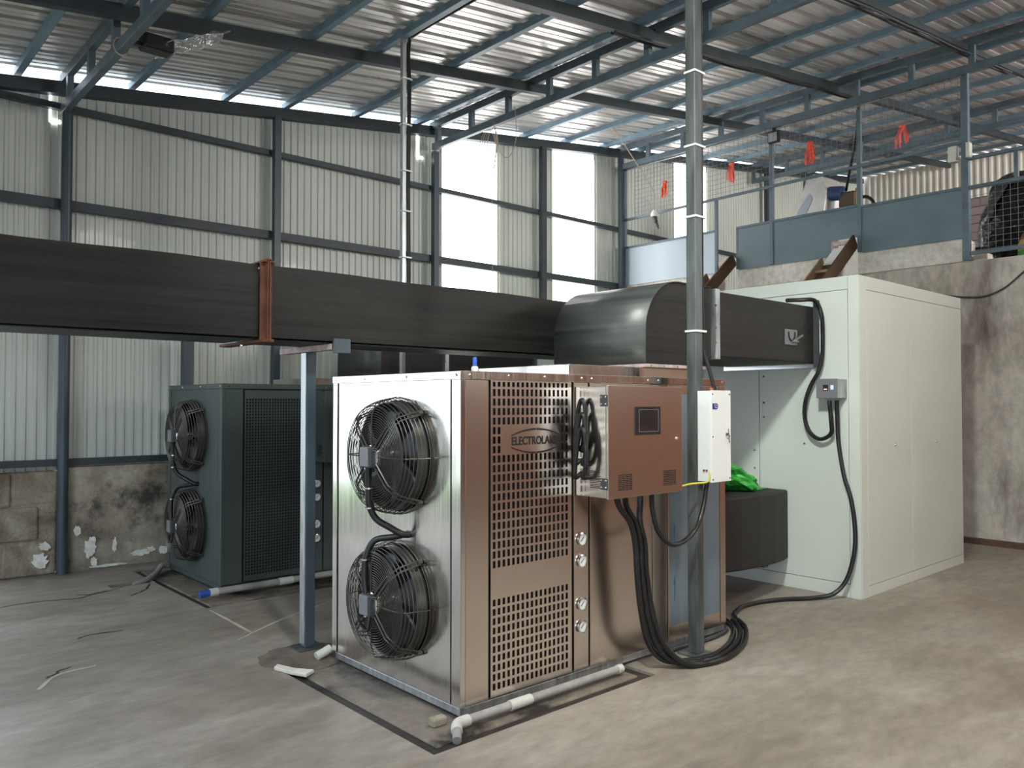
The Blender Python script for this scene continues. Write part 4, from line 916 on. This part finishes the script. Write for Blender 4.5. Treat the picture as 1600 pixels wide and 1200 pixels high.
# decorations tied to the mesh
G = 'bright ribbon bunches tied to the mezzanine mesh'
for (y, z, m, ln, lab) in ((7.12, 4.68, 'orange', .2, 'orange ribbon bunch furthest left on the mesh, near the window'), (6.01, 4.70, 'pink', .25, 'red and pink ribbon bunch just right of the galvanised column'),
                       (4.89, 4.71, 'orange', .26, 'orange red ribbon bunch above the steel hopper'), (3.78, 4.63, 'pink', .24, 'pink and orange ribbon bunch nearest the tall fence post')):
    mb = MB()
    for k in range(9):
        a = random.uniform(-.06, .06); b = random.uniform(-.03, .01); l = ln*random.uniform(.7, 1.05)
        mb.bar((9.345, y+a*.35, z), (9.335+b, y+a, z-l*.5), .022, .005, (1, 0, 0)); mb.bar((9.335+b, y+a, z-l*.5), (9.335+b*.5, y+a*1.15, z-l), .020, .005, (1, 0, 0))
    mb.tube([(9.345, y-.03, z+.01), (9.34, y, z+.02), (9.345, y+.03, z+.01)], .022, 8)
    member('ribbon_bunch', lab, 'ribbon', mb, M[m], (9.34, y, z), G)
t = thing('pendant_holder', 'white lamp holder with a dark plug dangling on a beige cord by the fence', 'lamp holder', (9.2, 7.2, 4.2))
MB().tube(spline([(8.0, 6.95, pb(8)-.03), (8.5, 7.1, 4.98), (9.2, 7.22, 4.57), (9.2, 7.2, 4.4), (9.2, 7.2, 4.27)], 6), .007, 6).build('cord', M['rope'], t, smooth=True)
MB().lathe([(0, .06), (.02, .06), (.04, .03), (.055, 0), (.05, -.03), (0, -.04)], (9.2, 7.2, 4.22), (0, 0, 1), 16).build('holder', M['white'], t, smooth=True)
MB().tube(spline([(9.2, 7.2, 4.19), (9.19, 7.17, 4.12), (9.2, 7.15, 4.06), (9.19, 7.12, 4.0)]), [.035]*6+[.03]*6+[.02]*8+[.012]*5, 10).build('plug', M['greydark'], t, smooth=True)
mb = MB()
for k in range(4):
    cy, r = 6.74+.02*k, .09+.02*k
    mb.tube([(5.74-.01*k, cy+r*math.cos(a*2*PI/28), 4.38-.04*k+1.9*r*math.sin(a*2*PI/28)) for a in range(28)], .004, 5, closed=True)
mb.tube(spline([(5.74, 6.72, 4.62), (5.74, 6.6, 4.25), (5.74, 6.45, 4.18), (5.74, 6.35, 4.35), (5.74, 6.36, 4.62), (5.74, 6.38, 4.70)], 6), .004, 5)
mb.tube([(5.74, 6.75, 4.25), (5.74, 6.74, 2.75)], .003, 5)
member('wire_coil', 'thin beige wire coil hanging from the middle ladder truss in front of the first window', 'wire', mb, M['rope'], (5.74, 6.7, 4.6), smooth=True)
# flood lamps
t = thing('flood_lamp', 'dark flood lamp wrapped in clear film, strapped to the left ladder truss', 'lamp', (1.95, 6.2, 4.1))
MB().box(1.84, 2.06, 6.05, 6.20, 4.09, 4.20).build('body', M['black'], t, bevel=.02)
MB().box(1.78, 1.86, 6.10, 6.14, 4.10, 4.13).build('bracket', M['black'], t)
MB().tube([(1.74+.05*math.cos(a*2*PI/16), 6.25+.0*a, 4.115+.065*math.sin(a*2*PI/16)) for a in range(16)], .006, 6, closed=True).build('wire_tie', M['rope'], t)
v = []; f = []
for i in range(9):
    for j in range(7): v.append((1.98+.05*i+.02*random.random(), 6.0+.055*j-.02*i, 4.12+.02*i+.03*random.random()+.03*math.sin(j)))
f = [(i*7+j, i*7+j+1, i*7+j+8, i*7+j+7) for i in range(8) for j in range(6)]
MB().add(v, f).build('film_wrap', M['filmclear'], t, solid=.002)
t = thing('flood_lamp', 'small black flood lamp fixed under the fence rail above the mesh', 'lamp', (9.33, 5.38, 4.9))
MB().box(9.30, 9.36, 5.30, 5.45, 4.84, 4.98).build('body', M['black'], t, bevel=.01)
MB().box(9.293, 9.301, 5.315, 5.435, 4.855, 4.965).build('glass', M['galv'], t)
MB().box(9.32, 9.353, 5.36, 5.39, 4.98, 5.04).build('bracket', M['black'], t)

# hopper machine on the mezzanine
t = thing('steel_hopper', 'tilted stainless hopper with a blue motor on the mezzanine', 'hopper', (10.4, 5.3, 3.02))
f1 = [(5.75, 3.9), (5.36, 3.9), (5.20, 4.08), (5.16, 4.35), (5.24, 4.56), (5.34, 4.62), (5.42, 4.60)]
n = len(f1); v = [(10.3, a, b) for a, b in f1]+[(10.62, a-.10, b-.03) for a, b in f1]
MB().add(v, [tuple(range(n)), tuple(range(n, 2*n))[::-1]]+[(i, (i+1) % n, n+(i+1) % n, n+i) for i in range(n)]).build('bin', M['hopper'], t, bevel=.008)
MB().box(10.25, 10.7, 5.2, 5.8, 3.02, 3.92).build('stand', M['galv'], t)
q = MB().add([(10.293, 5.66, 3.98), (10.293, 5.5, 4.0), (10.293, 5.36, 4.28), (10.293, 5.40, 4.36), (10.293, 5.55, 4.18)], [(0, 1, 2, 3, 4)]).build('film_scrap', M['panelpale'], t, solid=.003)
MB().cyl((10.4, 5.16, 4.33), (10.4, 4.98, 4.30), .095, 20).build('motor', M['motorblue'], t, smooth=True)
MB().box(10.34, 10.48, 4.80, 5.02, 4.10, 4.30).build('gearbox', M['steelmotor'], t, bevel=.02)
MB().box(10.36, 10.42, 4.76, 4.80, 4.05, 4.33).build('bracket', M['sackyellow'], t, bevel=.005)
MB().box(10.3, 10.5, 4.85, 5.25, 3.9, 4.06).build('mount', M['steelmotor'], t, bevel=.01)
MB().tube(spline([(10.4, 4.78, 4.2), (10.4, 4.66, 4.19), (10.4, 4.58, 4.10), (10.4, 4.60, 3.98), (10.4, 4.72, 3.9)]), .022, 10).build('hose', M['black'], t, smooth=True)
cable('power_cable', 'black cable slanting from the roof down to the blue hopper motor', [(9.55, 4.36, 5.25), (9.7, 4.45, 5.02), (9.95, 4.62, 4.72), (10.2, 4.8, 4.5), (10.4, 4.94, 4.33)], .018, 'black')
# black covered bulk, sack and slab at the right edge
bmh = bmesh.new(); bmesh.ops.create_cube(bmh, size=2); bmesh.ops.subdivide_edges(bmh, edges=bmh.edges, cuts=14, use_grid_fill=True)
mb = MB(); vs_ = []
for vtx in bmh.verts:
    p = vtx.co.copy(); q = Vector((math.copysign(abs(p.x)**1, p.x), p.y, p.z)); l = (abs(p.x)**5+abs(p.y)**5+abs(p.z)**5)**(1/5); q = p/l
    nz_ = noise.noise(q*2.1+Vector((5, 2, 1)))*.06+noise.noise(q*6)*.02
    q = q*(1+nz_); x, y, z = 11.3+q.x*.55, 2.74+q.y*.80, 3.64+q.z*.68
    if q.z > 0: y -= .12*q.z*max(0, q.y)*1.4
    vs_.append((x, y, max(3.03, z)))
mb.add(vs_, [tuple(x.index for x in fc.verts) for fc in bmh.faces]); bmh.free()
t = thing('covered_machine', 'large glossy black covered bulk behind the mesh at the right edge', 'machine', (11.3, 2.7, 3.03))
mb.build('cover', M['blackgloss'], t, smooth=True)
mb = MB()
for k in range(9): mb.bar((10.735, 3.44-.02*k, 3.70+.045*k), (10.72, 3.28-.03*k, 3.86+.045*k), .014, .012, (1, 0, 0))
mb.build('ribbing', M['greydark'], t)
MB().lathe([(0, .0), (.2, .0), (.23, .1), (.22, .24), (.15, .33), (0, .36)], (10.66, 3.42, 3.03), (0, 0, 1), 20).build('lower_fold', M['blackgloss'], t, smooth=True)
member('stone_slab', 'small white slab under the mesh railing beside the tall post', 'slab', MB().box(9.56, 9.72, 2.99, 3.13, 3.03, 3.12), M['plaster'], (9.64, 3.06, 3.03), bevel=.006)
t = thing('grain_sack', 'yellow and maroon sack with a tied neck at the right edge of the mezzanine', 'sack', (9.95, 2.67, 3.03))
c0 = (9.95, 2.66, 3.03)
MB().lathe([(0, 0), (.12, 0), (.15, .04), (.15, .12)], c0, (0, 0, 1), 20).build('base', M['sackgreen'], t, smooth=True)
MB().lathe([(.15, .12), (.145, .2), (.13, .235)], c0, (0, 0, 1), 20).build('body', M['sackyellow'], t, smooth=True)
MB().lathe([(.13, .235), (.11, .30), (.06, .34)], c0, (0, 0, 1), 20).build('band', M['sackred'], t, smooth=True)
MB().lathe([(.06, .34), (.04, .37), (.05, .42), (.09, .50), (.085, .56), (.03, .575)], c0, (0, 0, 1), 14).build('neck', M['sackneck'], t, smooth=True)
